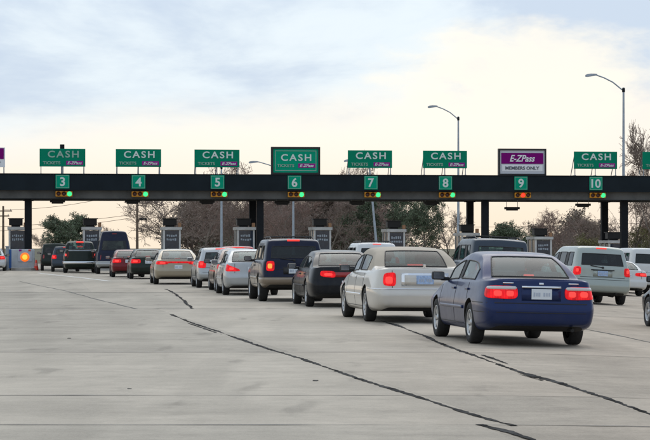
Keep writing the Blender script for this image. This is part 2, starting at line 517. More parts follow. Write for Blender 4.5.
for (yy, xa, xb, w) in ((18.85, -5, 6, .035), (22.6, -6, 7, .035), (32.0, -8, 9, .05), (54.7, -12, 14, .10), (75.0, -16, 14, .15), (26.9, -6, 1, .012)):
    ribbon([(xa, yy, 0), (xb, yy, 0)], w, M_seal, 'transverse_joint', pave, .9, .35, .005)
# small chips and stones lying by the joints
for (x, y, r_, lab_) in ((69, 338.5, .045, 'farthest tiny stone chip on the concrete at left'), (130, 389, .030, 'tiny stone chip on the left foreground concrete'), (316, 381, .040, 'tiny stone chip just below the sealed joint, foreground centre')):
    p = gpx(x, y); r_ *= .5
    bm = bmesh.new(); bmesh.ops.create_icosphere(bm, subdivisions=2, radius=r_)
    for v in bm.verts:
        v.co *= 1 + .8 * noise.noise(v.co * 30 + Vector((x, y, 0)))
        v.co.z *= .45; v.co.x *= 1.5
    me = bpy.data.meshes.new('loose_stone'); bm.to_mesh(me); bm.free(); me.materials.append(M_seal)
    o = link('loose_stone', me, None, (p.x, p.y, p.z + r_ * .25))
    tag(o, lab_, 'stone', 'stone chips on the concrete')
# painted lane line, upper left
ln = pxline([(38, 273), (47, 274.2), (80, 277.6), (110, 281.2)])
b = MB(); vs_ = []
for p in ln:
    vs_ += [(p.x - .12, p.y, gz(p.x) + .005), (p.x + .12, p.y, gz(p.x) + .005)]
b.add(vs_, [(2 * i, 2 * i + 1, 2 * i + 3, 2 * i + 2) for i in range(len(ln) - 1)])
tag(b.build('lane_line', M_line), kind='structure')

# ------------------------------------------------------------------ toll canopy
Y0 = 155.0
U = Vector((math.cos(TH), math.sin(TH), 0)); V = Vector((-math.sin(TH), math.cos(TH), 0))
def gan(t, n=0.0, z=0.0):
    p = Vector((0, Y0, 0)) + U * t + V * n
    return Vector((p.x, p.y, z))
def t_of(px, n=0.0):
    k = (px - CX) / F
    # (t c - n s) = k (Y0 + t s + n c)
    c, s = math.cos(TH), math.sin(TH)
    return (k * (Y0 + n * c) + n * s) / (c - k * s)
ROT = (0, 0, TH)
canopy = tag(empty('toll_canopy', gan(0, 0, 0), ROT), 'long dark slate flat canopy spanning the toll lanes', 'canopy')
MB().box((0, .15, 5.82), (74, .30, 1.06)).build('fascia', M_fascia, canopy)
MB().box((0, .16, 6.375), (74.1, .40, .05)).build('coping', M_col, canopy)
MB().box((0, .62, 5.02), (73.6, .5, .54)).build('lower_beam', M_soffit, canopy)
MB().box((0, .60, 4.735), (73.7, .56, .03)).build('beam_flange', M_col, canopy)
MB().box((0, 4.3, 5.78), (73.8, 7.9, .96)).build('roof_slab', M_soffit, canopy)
MB().box((0, 8.1, 5.02), (73.6, .4, .54)).build('rear_beam', M_soffit, canopy)
for pxc in (-205, 28, 260, 485, 624, 850):
    n0 = 1.2
    t = t_of(pxc, n0)
    for nn in (n0, n0 + 5.6):
        g0 = gz(gan(t, nn).x)
        b = MB().box((t, nn, (4.75 + g0) / 2 + .0), (.46, .46, 4.75 - g0)).box((t, nn, g0 + .13), (.8, .8, .28)).box((t, nn, 4.73), (.7, .7, .06))
        b.build('column', M_col, canopy)
WORD = {2: 'two', 3: 'three', 4: 'four', 5: 'five', 6: 'six', 7: 'seven', 8: 'eight', 9: 'nine', 10: 'ten', 11: 'eleven'}
LANES = {3: 62.5, 4: 138.5, 5: 217.5, 6: 294.5, 7: 371.0, 8: 445.5, 9: 521.0, 10: 596.0, 11: 668.0, 2: -14.5}

def text_mesh(body, size, m, bold=0.0, shear=0.0, spacing=1.0, extrude=.012, width=None):
    cu = bpy.data.curves.new('lettering', 'FONT')
    cu.body = body; cu.size = size; cu.align_x = 'CENTER'; cu.align_y = 'CENTER'
    cu.offset = bold; cu.shear = shear; cu.space_character = spacing; cu.extrude = extrude
    cu.resolution_u = 4
    o = bpy.data.objects.new('tmp', cu); C.objects.link(o)
    dg = bpy.context.evaluated_depsgraph_get()
    me = bpy.data.meshes.new_from_object(o.evaluated_get(dg))
    bpy.data.objects.remove(o)
    xs_ = [v.co.x for v in me.vertices]; ys_ = [v.co.y for v in me.vertices]
    cx, cy = (min(xs_) + max(xs_)) / 2, (min(ys_) + max(ys_)) / 2
    k = 1.0 if not width else width / (max(xs_) - min(xs_))
    for v in me.vertices: v.co.x = (v.co.x - cx) * k; v.co.y -= cy
    me.materials.clear(); me.materials.append(m)
    me.name = 'lettering'
    return me
TXT = (R(90), 0, 0)
me_cash = text_mesh('CASH', .62, M_text, .012, 0, 1.25, width=2.05)
me_cashdim = me_cash.copy(); me_cashdim.materials[0] = M_textdim
me_tick = text_mesh('TICKETS', .27, M_textdim, .004, width=1.15)
me_ez = text_mesh('E-ZPass', .25, M_text, .006, .3, width=.95)
me_ezbig = text_mesh('E-ZPass', .62, M_white, .014, .32, width=1.75)
me_members = text_mesh('MEMBERS ONLY', .30, M_ink, .006, width=2.35)
LAB = {3: 'green CASH sign with dull lettering above lane three, a mast behind it',
       4: 'green CASH and tickets sign on the canopy above lane four',
       5: 'green CASH and tickets sign on the canopy above lane five',
       7: 'green CASH and tickets sign on the canopy above lane seven',
       8: 'green CASH and tickets sign above lane eight, before the slender lamp post',
       10: 'green CASH and tickets sign on the canopy above lane ten',
       11: 'green sign cut off by the right edge of the picture'}
def sign_struts(root, w, z0, z1, back=1.35, posts=(-.47, 0, .47)):
    for k in posts:
        x = w * k
        b = MB().tube((x, .07, z1), (x, .07, z0), .03, n=6).tube((x, .07, z1 - .04), (x, back, z0), .028, n=6).box((x, back / 2 + .02, z0 + .02), (.07, back + .2, .04))
        b.build('support', M_galv, root)
for k, px in LANES.items():
    if k in (6, 9): continue
    c = {3: 62.5, 4: 138.5, 5: 217.0, 7: 370.0, 8: 445.0, 10: 595.5, 11: 664.0, 2: -17.0}[k]
    t = t_of(c, .4)
    w, z0, z1 = 3.03, 6.87, 8.06
    if k == 2:
        root = tag(empty('overhead_sign', gan(t, .4, 6.27), ROT), 'purple and white sign cut off by the left edge', 'sign', 'signs along the canopy top')
        w = 2.9
        MB().box((0, 0, 1.2), (w, .06, 1.3)).build('panel', M_white, root)
        MB().box((0, -.045, 1.45), (w - .16, .02, .72)).build('purple_band', M_purple, root)
        link('lettering', me_ezbig, root, (0, -.062, 1.45), TXT)
        link('lettering', me_members, root, (0, -.036, .80), TXT)
        sign_struts(root, w, 0.0, 1.8)
        continue
    root = tag(empty('overhead_sign', gan(t, .4, 6.40), ROT), LAB[k], 'sign', 'signs along the canopy top')
    z0 -= 6.40; z1 -= 6.40
    MB().box((0, 0, (z0 + z1) / 2), (w, .06, z1 - z0), bev=.012).build('panel', M_green, root)
    link('lettering', me_cashdim if k == 3 else me_cash, root, (.05, -.04, z0 + .83), TXT)
    link('lettering', me_tick, root, (-.72, -.04, z0 + .25), TXT)
    MB().box((.80, -.038, z0 + .25), (1.12, .014, .27)).build('purple_plate', M_purple2, root)
    link('lettering', me_ez, root, (.80, -.056, z0 + .25), TXT)
    sign_struts(root, w, 0.0, z1)
# framed sign over lane 6
t = t_of(295.5, .3)
root = tag(empty('overhead_sign', gan(t, .3, 6.40), ROT), 'large green CASH sign in a thick black frame above lane six', 'sign', 'signs along the canopy top')
def frame(root, w, h, d=.34, th=.13):
    b = MB()
    b.box((0, 0, th / 2), (w, d, th)).box((0, 0, h - th / 2), (w, d, th))
    for s in (-1, 1): b.box((s * (w / 2 - th / 2), 0, h / 2), (th, d - .004, h - 2 * th))
    b.box((0, d / 2 - .03, h / 2), (w - 2 * th, .04, h - 2 * th))
    return b.build('frame', M_dark, root)
frame(root, 3.32, 1.86)
MB().box((0, -.02, .93), (3.06, .16, 1.60)).build('panel', M_lgreen, root)
bd = MB()
for s in (-1, 1):
    bd.box((0, -.105, .93 + s * .66), (2.80, .012, .035)).box((s * 1.38, -.105, .93), (.035, .012, 1.28))
bd.build('border_line', M_textdim, root)
link('lettering', me_cash, root, (.03, -.115, 1.14), TXT)
link('lettering', me_tick, root, (-.68, -.115, .60), TXT)
MB().box((.75, -.108, .60), (1.16, .014, .29)).build('purple_plate', M_purple2, root)
link('lettering', me_ez, root, (.75, -.126, .60), TXT)
# framed sign over lane 9
t = t_of(522, .3)
root = tag(empty('overhead_sign', gan(t, .3, 6.40), ROT), 'purple and white members only sign in a black frame above lane nine', 'sign', 'signs along the canopy top')
frame(root, 3.32, 1.82, th=.11)
MB().box((0, -.02, .91), (3.10, .16, 1.60)).build('panel', M_sgrey, root)
MB().box((0, -.108, 1.16), (2.92, .016, .74)).build('purple_band', M_purple, root)
link('lettering', me_ezbig, root, (0, -.13, 1.16), TXT)
MB().box((0, -.108, .50), (2.80, .016, .42)).build('pale_band', M_white, root)
link('lettering', me_members, root, (0, -.13, .50), TXT)

# lane numbers, signals and hanging lamps
for k, px in LANES.items():
    t = t_of(px, -.05)
    root = tag(empty('lane_number_sign', gan(t, -.03, 5.40), ROT), 'square green sign with white number %s on the canopy edge' % WORD[k], 'sign', 'lane number signs')
    bm_ = MB().box((0, 0, .46), (.92, .05, .92), bev=.02)
    bm_.build('panel', M_lgreen, root)
    bd = MB()
    for s in (-1, 1):
        bd.box((0, -.028, .46 + s * .405), (.84, .008, .02)).box((s * .41, -.028, .46), (.02, .008, .79))
    bd.build('border_line', M_textdim, root)
    link('lettering', text_mesh(str(k), .80, M_text, .02), root, (0, -.036, .46), TXT)
    ts = t_of(px + 1.5, .2)
    red = (k == 9)
    lab = 'yellow three lens traffic signal showing %s below number %s' % ('red' if red else 'green', WORD[k])
    root = tag(empty('traffic_signal', gan(ts, .17, 4.86), ROT), lab, 'traffic signal', 'lane signals under the canopy')
    MB().box((0, 0, .19), (1.12, .22, .36), bev=.04).build('housing', M_yellow, root)
    MB().box((0, .06, .43), (.14, .14, .13)).build('bracket', M_col, root)
    for i, xx_ in enumerate((-.36, 0, .36)):
        lit = (i == 1) if red else (i == 2)
        m = (M_lens_r if red else M_lens_g) if lit else M_lens_off
        r_ = .165 if lit else .14
        MB().lathe([(0, -.15), (r_ * .6, -.145), (r_, -.115)], 16, c=(xx_, 0, .19)).build('lens', m, root)
        vis = MB(); n = 12
        vv = []
        for y_ in (-.30, -.10):
            for q in range(n + 1):
                a_ = math.pi * q / n
                vv.append((xx_ + .165 * math.cos(a_), y_, .19 + .165 * math.sin(a_)))
        vis.add(vv, [(q, q + 1, n + 2 + q, n + 1 + q) for q in range(n)])
        vis.build('visor', M_yellow, root)
for k, px, n_, z_ in ((2, -20, 2.4, 4.44), (3, 57.5, 2.4, 4.44), (4, 132.5, 2.4, 4.44), (5, 207, 3.0, 4.44), (6, 282, 3.0, 4.40), (7, 357, 3, 4.40), (8, 431, 3, 4.40), (9, 512, 3.2, 4.05), (10, 583, 3.2, 4.3)):
    t = t_of(px, n_)
    root = tag(empty('hanging_lamp', gan(t, n_, z_), ROT), 'flat dark lamp box hung under the canopy over lane %s' % WORD[k], 'lamp', 'lamp boxes under the canopy')
    MB().box((0, 0, .17), (1.02, .5, .16), bev=.03).box((0, 0, .05), (.78, .4, .1), bev=.02).build('housing', M_dark, root)
    for s in (-1, 1):
        MB().tube((s * .4, 0, .24), (s * .4, 0, 5.31 - z_), .018, n=6).build('hanger', M_galv, root)

# ------------------------------------------------------------------ toll islands and booths
ISL = [-52, 24, 100, 178, 256, 333, 408, 484, 559, 633]
BOOTH = {-52: -60, 24: 17.5, 100: 92, 178: 172, 256: 246, 333: 322.5, 408: 396.5, 484: 470, 559: 543.5, 633: 617}
names = {-52: None, 24: 'behind the white crash cushion', 100: 'left of lane four behind the tall van', 178: 'between lanes four and five', 256: 'between lanes five and six',
         333: 'between lanes six and seven', 408: 'between lanes seven and eight', 484: 'between lanes eight and nine', 559: 'between lanes nine and ten', 633: 'at the right, beyond lane ten'}
for i_ in ISL:
    t = t_of(i_, 0)
    g0 = gz(gan(t, 0).x)
    isl = empty('toll_island', gan(t, 0, g0), ROT); tag(isl, kind='structure')
    b = MB()
    w = .8
    prof = [(-w, 22), (-w, -5.2), (-w * .6, -5.8), (0, -6.0), (w * .6, -5.8), (w, -5.2), (w, 22)]
    n = len(prof)
    vs_ = [(x, y, -.05) for x, y in prof] + [(x, y, .17) for x, y in prof]
    b.add(vs_, [(q, (q + 1) % n, n + (q + 1) % n, n + q) for q in range(n)] + [tuple(range(n, 2 * n))])
    b.build('kerb', M_kerb, isl)
    if names[i_] is None: continue
    nb = 3.4
    tb = t_of(BOOTH[i_], nb)
    root = tag(empty('toll_booth', gan(tb, nb, g0 + .17), ROT), 'white framed toll booth with dark window, ' + names[i_], 'toll booth', 'toll booths on the islands')
    h = 2.62
    MB().box((0, 1.3, .60), (1.20, 2.6, 1.2), bev=.02).build('lower_wall', M_booth, root)
    for sx in (-1, 1):
        for yy in (.06, 1.3, 2.54): MB().box((sx * .54, yy, 1.2 + (h - 1.2) / 2 - .05), (.12, .12, h - 1.3)).build('post', M_booth, root)
    MB().box((0, .05, 1.84), (.958, .05, 1.27)).build('window', M_boothglass, root)
    for sx in (-1, 1): MB().box((sx * .54, 1.3, 1.84), (.03, 2.3, 1.27)).build('window', M_boothglass, root)
    b = MB(); rq = random.Random(i_ + 99)
    for row, zz in enumerate((2.12, 1.86)):
        x = -.36
        while x < .32:
            wq = rq.uniform(.07, .13)
            b.box((x + wq / 2, .018, zz + rq.uniform(-.02, .02)), (wq, .012, rq.uniform(.10, .17)))
            x += wq + .045
    b.build('window_markings', M_boothmark, root)
    MB().box((0, 1.3, h), (1.36, 2.9, .20), bev=.03).build('roof', M_booth, root)
    bx = MB().box((-.12, .7, h + .42), (.92, .8, .44), bev=.03).box((-.12, .7, h + .66), (1.06, .92, .06)).box((-.12, .7, h + .15), (.6, .5, .12))
    bx.build('roof_unit', M_dark, root)
    MB().box((.52, .1, h + .24), (.22, .22, .30), bev=.03).build('beacon', mat('beacon tan', (.50, .27, .14), .5), root)
# crash cushion at the nose of the left island
p = gpx(21, 270.3)
root = tag(empty('crash_cushion', (p.x, p.y, 0), ROT), 'white crash cushion with blue edge and flashing amber lamp at left', 'crash cushion')
MB().box((.10, .9, .74), (1.56, 1.8, 1.28), bev=.06).build('body', mat('cushion white', (.50, .52, .53), .5, var=.12, vscale=1.5), root)
MB().box((-.74, .88, .74), (.26, 1.78, 1.24), bev=.03).build('side_panel', M_blue, root)
MB().box((.1, .9, .06), (1.7, 1.86, .12)).build('base', M_under, root)
MB().box((.25, -.02, .92), (.92, .05, .70), bev=.015).build('lamp_panel', M_sgrey, root)
lp = MB().lathe([(0, -.13), (.16, -.125), (.27, -.09), (.30, -.04)], 20, c=(.25, 0, .86)).build('lamp', M_lens_a, root)
link('lamp_core', MB().lathe([(0, -.15), (.10, -.148), (.17, -.128)], 16, c=(.25, 0, .86)).mesh('lamp_core', mat('lit amber core', (.4, .2, .02), .3, emit=(1.0, .55, .06), es=1.1)), lp)
for sx in (-1, 1): MB().box((.25 + sx * .3, -.05, 1.30), (.16, .05, .10)).build('reflector', M_orange if sx > 0 else M_purple2, root)
p = gpx(36.2, 270.6)
root = tag(empty('traffic_cone', (p.x, p.y, 0)), 'small orange traffic cone beside the white crash cushion', 'traffic cone')
MB().box((0, 0, .02), (.38, .38, .04), bev=.01).build('base', M_under, root)
MB().lathe([(.16, .04), (.145, .12), (.05, .68), (.0, .70)], 16, 'z').build('cone', M_orange, root)
MB().lathe([(.118, .30), (.082, .50)], 16, 'z').build('collar', mat('cone collar', (.7, .25, .22), .5), root)
p = gpx(6, 270.5)
o = MB().box((0, 0, .75), (.2, .2, 1.5), bev=.03).box((0, 0, 1.54), (.26, .26, .08)).build('bollard', M_galv, None, (p.x, p.y + .6, 0), ROT)
tag(o, 'grey steel bollard left of the white crash cushion', 'bollard')

# mast behind the lane 3 sign
t = t_of(62.3, 1.1)
root = tag(empty('mast', gan(t, 1.9, 6.26), ROT), 'short mast with a box on top behind the lane three sign', 'mast')
MB().tube((0, 0, 0), (0, 0, 1.85), .09, n=8).build('post', M_galv, root)
MB().box((0, 0, 1.98), (.30, .3, .36), bev=.03).build('box', M_col, root)

# ------------------------------------------------------------------ lamp posts, utility poles, wires
def lamp_post(px, top_py, Y, arm_px, arm_py, label, m=M_bluepole, lean=0.0):
    X = (px - CX) / F * Y
    ztop = EYE + (HZ - top_py) / F * Y
    g0 = gz(X) - .12 if Y > 214 else gz(X) - .01
    ax = (arm_px - px) / F * Y
    az_ = EYE + (HZ - arm_py) / F * Y
    root = tag(empty('lamp_post', (X, Y, g0), (0, lean, 0)), label, 'lamp post', 'tall lamp posts')
    h = ztop - g0
    b = MB().tube((0, 0, 0), (0, 0, h), .14, .075, 10)
    b.build('pole', m, root)
    MB().box((0, 0, .12), (.42, .42, .24), bev=.03).build('base', m, root)
    e = az_ - g0
    pts = [Vector((0, 0, h - .25)), Vector((ax * .30, 0, h + (e - h) * .42)), Vector((ax * .55, 0, h + (e - h) * .78)), Vector((ax * .78, 0, e + .01)), Vector((ax * .9, 0, e))]
    MB().path(pts, .05, 8).build('arm', m, root)
    sgn = -1 if ax < 0 else 1
    hd_ = MB(); secs = []
    for (k_, wy, zu, zd_) in ((-.42, .07, .05, -.05), (-.25, .11, .08, -.07), (.05, .17, .10, -.10), (.30, .17, .08, -.12), (.45, .10, .03, -.10)):
        xx_ = ax * .90 + sgn * k_; dz_ = -.05 * k_
        secs.append([(xx_, -wy, e + zd_ + dz_), (xx_, wy, e + zd_ + dz_), (xx_, wy * .7, e + zu + dz_), (xx_, -wy * .7, e + zu + dz_)])
    hd_.add([q for se in secs for q in se], [(4 * i + j, 4 * i + (j + 1) % 4, 4 * i + 4 + (j + 1) % 4, 4 * i + 4 + j) for i in range(4) for j in range(4)] + [(0, 1, 2, 3), (16, 17, 18, 19)])
    hd_.build('lamp_head', M_galv, root)
    MB().box((0, 0, h - .2), (.2, .2, .3), bev=.03).build('bracket', M_col, root)
    return root
lamp_post(458.3, 116.5, 205, 430, 106.5, 'slender grey lamp post with bent arm behind the lane eight sign')
lamp_post(623.5, 87.5, 168, 588, 75, 'tallest grey lamp post, between the lane ten and eleven signs')
lamp_post(293.3, 175, 219, 249, 162, 'lamp post whose arm shows left of the framed lane six sign')
lamp_post(221.5, 165.5, 219, 203, 160.5, 'grey lamp post showing below the number five')
lamp_post(378.3, 163, 219, 356, 158, 'leaning grey pole showing below the number seven', lean=R(-5.2))
def utility_pole(px, top_py, Y, label, arms):
    X = (px - CX) / F * Y
    g0 = -.12 if Y > 214 else gz(X) - .01
    zt_ = EYE + (HZ - top_py) / F * Y
    root = tag(empty('utility_pole', (X, Y, g0)), label, 'utility pole')
    MB().tube((0, 0, 0), (0, 0, zt_ - g0), .15, .10, 8).build('pole', M_wood, root)
    for (py, w) in arms:
        z = EYE + (HZ - py) / F * Y - g0
        MB().box((0, -.14, z), (w, .1, .12)).build('crossarm', M_wood, root)
        for s in (-.42, .42): MB().tube((s * w, -.14, z + .05), (s * w, -.14, z + .22), .035, n=6).build('insulator', M_galv, root)
    return X, g0
utility_pole(3.2, 206, 240, 'wooden utility pole with crossarms at the far left', [(211, 1.9), (216, 1.3)])
utility_pole(137.2, 186, 225, 'wooden utility pole showing below the number four', [(191, 1.9)])
X = (143 - CX) / F * 225
o = MB().box((0, 0, 0), (.75, .3, .16), bev=.04).tube((-.3, 0, 0), (-.62, 0, .02), .03, n=6).build('street_light', M_col, None, (X, 225, EYE + (HZ - 219) / F * 225))
tag(o, 'small dark lamp head on the utility pole below number four', 'lamp')
def wire(a, b_, sag, label):
    pts = []
    A_ = Vector(((a[0] - CX) / F * a[2], a[2], EYE + (HZ - a[1]) / F * a[2]))
    B_ = Vector(((b_[0] - CX) / F * b_[2], b_[2], EYE + (HZ - b_[1]) / F * b_[2]))
    for i in range(17):
        k = i / 16
        p = A_.lerp(B_, k); p.z -= sag * 4 * k * (1 - k); pts.append(p)
    c = A_.copy()
    b = MB().path([q - c for q in pts], .022, 5)
    o = b.build('power_line', M_wood, None, c)
    tag(o, label, 'wire')
wire((3.2, 209.5, 240), (137.2, 190, 225), .5, 'topmost overhead wire strung between the two utility poles')
wire((-60, 228, 250), (137.2, 214, 225), .35, 'lower overhead wire meeting the pole below number four')
wire((-60, 231, 252), (137.2, 217, 225), .5, 'lowest overhead wire meeting the pole below number four')
wire((137.2, 216, 225), (700, 220, 235), .9, 'long overhead wire crossing behind the right toll lanes')

# ------------------------------------------------------------------ trees
def grow(seed, height, spread, levels=4, dens=1.0, leaf=0.0, leaf_n=0, up=.45, trunk_r=.16, first=.22, twig_r=.019):
    """returns trunk MB and crown MB: tapered trunk with limbs, fine branches and twigs"""
    q = random.Random(seed)
    tr, cr = MB(), MB()
    leaves = []
    def seg_chain(p, d, length, r, lvl, n):
        pts = [p.copy()]; dirs = []
        for i in range(n):
            d = (d + Vector((q.gauss(0, .16), q.gauss(0, .16), q.gauss(0, .10) + (.05 if lvl else 0)))).normalized()
            p = p + d * (length / n)
            pts.append(p.copy()); dirs.append(d.copy())
        for i in range(n):
            ra, rb = r * (1 - .75 * i / n), r * (1 - .75 * (i + 1) / n)
            tgt = tr if lvl <= 1 else cr
            tgt.tube(pts[i], pts[i + 1], max(ra, twig_r), max(rb, twig_r * .8), 7 if lvl == 0 else (5 if lvl == 1 else 3), caps=False)
        return pts, dirs
    def branch(p, d, length, r, lvl):
        n = (7, 5, 4, 3, 2)[lvl]
        pts, dirs = seg_chain(p, d, length, r, lvl, n)
        if lvl >= levels:
            if leaf_n:
                for pp in pts[1:]:
                    for _ in range(leaf_n):
                        leaves.append(pp + Vector((q.gauss(0, .22), q.gauss(0, .22), q.gauss(0, .18))))
            return
        kids = int((11, 7, 6, 5)[lvl] * dens)
        for i in range(kids):
            k = q.uniform(first if lvl == 0 else .2, 1.0)
            f = k * n; j = min(int(f), n - 1)
            pp = pts[j].lerp(pts[j + 1], f - j)
            base = dirs[j]
            a = q.uniform(0, 2 * math.pi)
            o1 = base.orthogonal().normalized(); o2 = base.cross(o1)
            side = o1 * math.cos(a) + o2 * math.sin(a)
            if lvl == 0: side.z = 0; side.normalize()
            nd = (base * (up + (.3 * k if lvl == 0 else .25)) + side * .8 + Vector((0, 0, .12))).normalized()
            ll = (spread * (1.15 - .55 * k) if lvl == 0 else length * q.uniform(.38, .62))
            branch(pp, nd, ll, max(r * (1 - .7 * k) * .55, twig_r), lvl + 1)
    branch(Vector((0, 0, -.2)), Vector((0, 0, 1)), height * .9, trunk_r, 0)
    for c in leaves:
        s = leaf * q.uniform(.6, 1.3)
        a = Vector((q.gauss(0, 1), q.gauss(0, 1), q.gauss(0, 1))).normalized()
        b_ = a.orthogonal().normalized()
        c2 = a.cross(b_)
        cr.add([c - b_ * s, c + c2 * s * .6, c + b_ * s, c - c2 * s * .6], [(0, 1, 2, 3)], 1)
    return tr, cr
TREES = {}
def tree_var(key, mtw, mleaf=None, **kw):
    tr, cr = grow(**kw)
    TREES[key] = (tr.mesh('trunk', M_bark), cr.mesh('crown', [mtw, mleaf or M_leaf]), kw['height'], tr, cr)
tree_var('bareA', M_twig, seed=11, height=10, spread=4.6, levels=4, dens=1.0)
tree_var('bareB', M_twig, seed=23, height=10, spread=4.0, levels=4, dens=1.0, up=.6)
tree_var('bareC', M_twigred, seed=37, height=10, spread=5.2, levels=4, dens=1.05, up=.35)
tree_var('ever', M_bark, M_leaf, seed=5, height=10, spread=4.2, levels=3, dens=1.3, leaf=.13, leaf_n=9, up=.4, first=.05)
tree_var('pine', M_bark, M_leaf, seed=9, height=10, spread=4.0, levels=3, dens=1.1, leaf=.12, leaf_n=7, up=.15, first=.3)
tree_var('olive', M_twig, M_leafolive, seed=15, height=10, spread=5.0, levels=3, dens=1.1, leaf=.12, leaf_n=5, up=.4, first=.1)
def tree(kind, px, top_py, Y, name, label, sx=1.0, rz=None, group=None):
    tr, cr, h, _, _ = TREES[kind]
    X = (px - CX) / F * Y
    zt_ = EYE + (HZ - top_py) / F * Y
    s = (zt_ + .12) / (h * 1.02)
    rz = random.Random(px).uniform(0, 6.28) if rz is None else rz
    root = tag(empty(name, (X, Y, gz(X) - .12), (0, 0, rz)), label, 'tree', group)
    root.scale = (s * sx, s * sx, s)
    link('trunk', tr, root); link('crown', cr, root)
tree('ever', 77, 213, 226, 'evergreen_tree', 'dark green evergreen tree below the number three, left of the tall van', 1.3)
tree('bareA', 101, 226, 262, 'bare_tree', 'small thin bare tree right of the dark evergreen below number three', 1.1)
tree('bareA', 41, 233, 262, 'bare_tree', 'tiny bare tree low beside the leftmost canopy column', 1.2)
tree('bareA', 180, 186, 232, 'bare_tree', 'bare tree with branches reaching left against the sky below number four', 1.5)
tree('bareC', 204, 168, 256, 'bare_tree', 'bare tree whose twigs just top the canopy under the lane five sign', .9)
tree('bareA', 240, 188, 240, 'bare_tree', 'bare brown tree below the canopy just right of number five', .95)
tree('bareC', 282, 190, 238, 'bare_tree', 'bare russet tree below the canopy by number six', .95)
tree('bareC', 344, 163, 262, 'bare_tree', 'russet bare treetop rising above the canopy left of the lane seven sign', .62)
tree('bareB', 326, 192, 240, 'bare_tree', 'bare brown tree below the canopy between numbers six and seven', .9)
tree('pine', 356, 196, 246, 'pine_tree', 'dark pine below the canopy left of the number seven', .9)
tree('pine', 398, 188, 244, 'pine_tree', 'ragged dark pine below the canopy between numbers seven and eight', .95)
tree('pine', 424, 191, 240, 'pine_tree', 'ragged green pine just left of the slender lamp post', .8)
tree('bareA', 450, 200, 250, 'bare_tree', 'thin bare tree below the number eight with sky showing through', .9)
tree('bareB', 492, 226, 258, 'bare_tree', 'low thin bare tree right of the paired columns below lane nine', 1.2)
tree('ever', 526, 213, 240, 'evergreen_tree', 'rounded dark evergreen tree below the number nine', 1.25)
tree('bareC', 560, 203, 246, 'bare_tree', 'wide domed brown tree between numbers nine and ten', 1.15)
tree('bareA', 590, 204, 242, 'bare_tree', 'bare brown tree left of the columns below number ten', 1.1)
tree('olive', 594, 226, 234, 'olive_shrub', 'yellowish green shrub low below the number ten', 1.5)
tree('olive', 642, 214, 238, 'olive_tree', 'olive green tree at the right edge below the canopy', 1.2)
tree('bareB', 652, 104, 232, 'bare_tree', 'tall bare tree rising above the canopy at the right edge', .62, rz=2.2)
tree('bareC', 632, 150, 240, 'bare_tree', 'bare tree topping the canopy beside the tallest lamp post', .6)
# the wood behind reads as one brown mass
wq = random.Random(77)
w_tr, w_cr = MB(), MB()
tr_l, cr_l = grow(seed=61, height=10, spread=4.4, levels=3, dens=1.25, up=.5, first=.08, twig_r=.02)
tr_m, cr_m = grow(seed=63, height=10, spread=4.6, levels=3, dens=1.2, up=.45, first=.05, twig_r=.02, leaf=.22, leaf_n=1)
def put(dst, src, M):
    dst.add([M @ Vector(v) for v in src.v], src.f)
    dst.m[-len(src.f):] = src.m
for i in range(90):
    px = wq.uniform(190, 405) if i < 66 else wq.uniform(535, 700)
    Y = wq.uniform(262, 320)
    X = (px - CX) / F * Y
    top = wq.uniform(190, 212) if i < 66 else wq.uniform(206, 220)
    s = (EYE + (HZ - top) / F * Y) / 10.0
    M = Matrix.Translation((X, Y, gz(X) - .12)) @ Matrix.Rotation(wq.uniform(0, 6.28), 4, 'Z') @ Matrix.Diagonal((s * 1.1, s * 1.1, s, 1))
    a, c = (tr_l, cr_l) if wq.random() < .55 else (tr_m, cr_m)
    put(w_cr, a, M); put(w_cr, c, M)
for f_ in range(len(w_cr.sm)): w_cr.sm[f_] = False
o = w_cr.build('woodland', [M_twig, M_brush])
tag(o, 'brown leafless wood behind the toll plaza', 'woodland', kind='stuff')
# undergrowth along its foot
b = MB()
for i in range(26000):
    px = wq.uniform(196, 470) if i < 15000 else wq.uniform(470, 720)
    Y = wq.uniform(252, 300)
    X = (px - CX) / F * Y
    hmax = 4.2 * (.55 + .6 * noise.noise((X * .25, Y * .1, 4.0))) * (1 if i < 15000 else .8)
    if 150 > px: hmax *= .4
    if 440 < px < 520: hmax *= .4
    z = max(0, hmax) * wq.random() ** .8
    s = wq.uniform(.10, .26)
    c = Vector((X, Y, gz(X) - .12 + z))
    a = Vector((wq.gauss(0, 1), wq.gauss(0, 1), wq.gauss(0, 1))).normalized(); b_ = a.orthogonal().normalized(); c2 = a.cross(b_)
    b.add([c - b_ * s, c + c2 * s * .5, c + b_ * s, c - c2 * s * .5], [(0, 1, 2, 3)], 0 if wq.random() < .75 else 1)
o = b.build('undergrowth', [M_brush, M_leaf])
tag(o, 'tangled brown undergrowth at the foot of the wood', 'undergrowth', kind='stuff')
# ------------------------------------------------------------------ vehicles
NR = 12
def section(s, w, zb, z3, z4, zs, ws, zt, wt_, dx=None, g7=.84, k=1.0, rg=.86):
    h = zt - zs
    z4 = min(z4, zs - .05); z3 = min(z3, z4 - .05)
    y6 = ws - .03; z6 = zs + min(.022, .3 * h)
    y8 = wt_; z8 = zs + (.93 if h > .12 else .8) * h
    y7 = y6 + (y8 - y6) * (g7 * .93) + (.018 if h > .12 else 0); z7 = z6 + (z8 - z6) * g7
    rows = [(0, zb), (.84 * w, zb), (.975 * w, zb + .04), (w, z3), (.998 * w, z4), (ws, zs), (y6, z6), (y7, z7), (y8, z8),
            (wt_ * rg, zs + h * .975), (wt_ * .45, zs + h * .996), (0, zt)]
    d = dx or [0] * NR
    return [(s + d[j] * k, rows[j][0], rows[j][1]) for j in range(NR)]
class S:
    def __init__(s, **k): s.__dict__.update(k)
PAINT, LOWER, UNDER, WELL, ROOF, PILLAR, WIN = 0, 1, 2, 3, 4, 5, 6
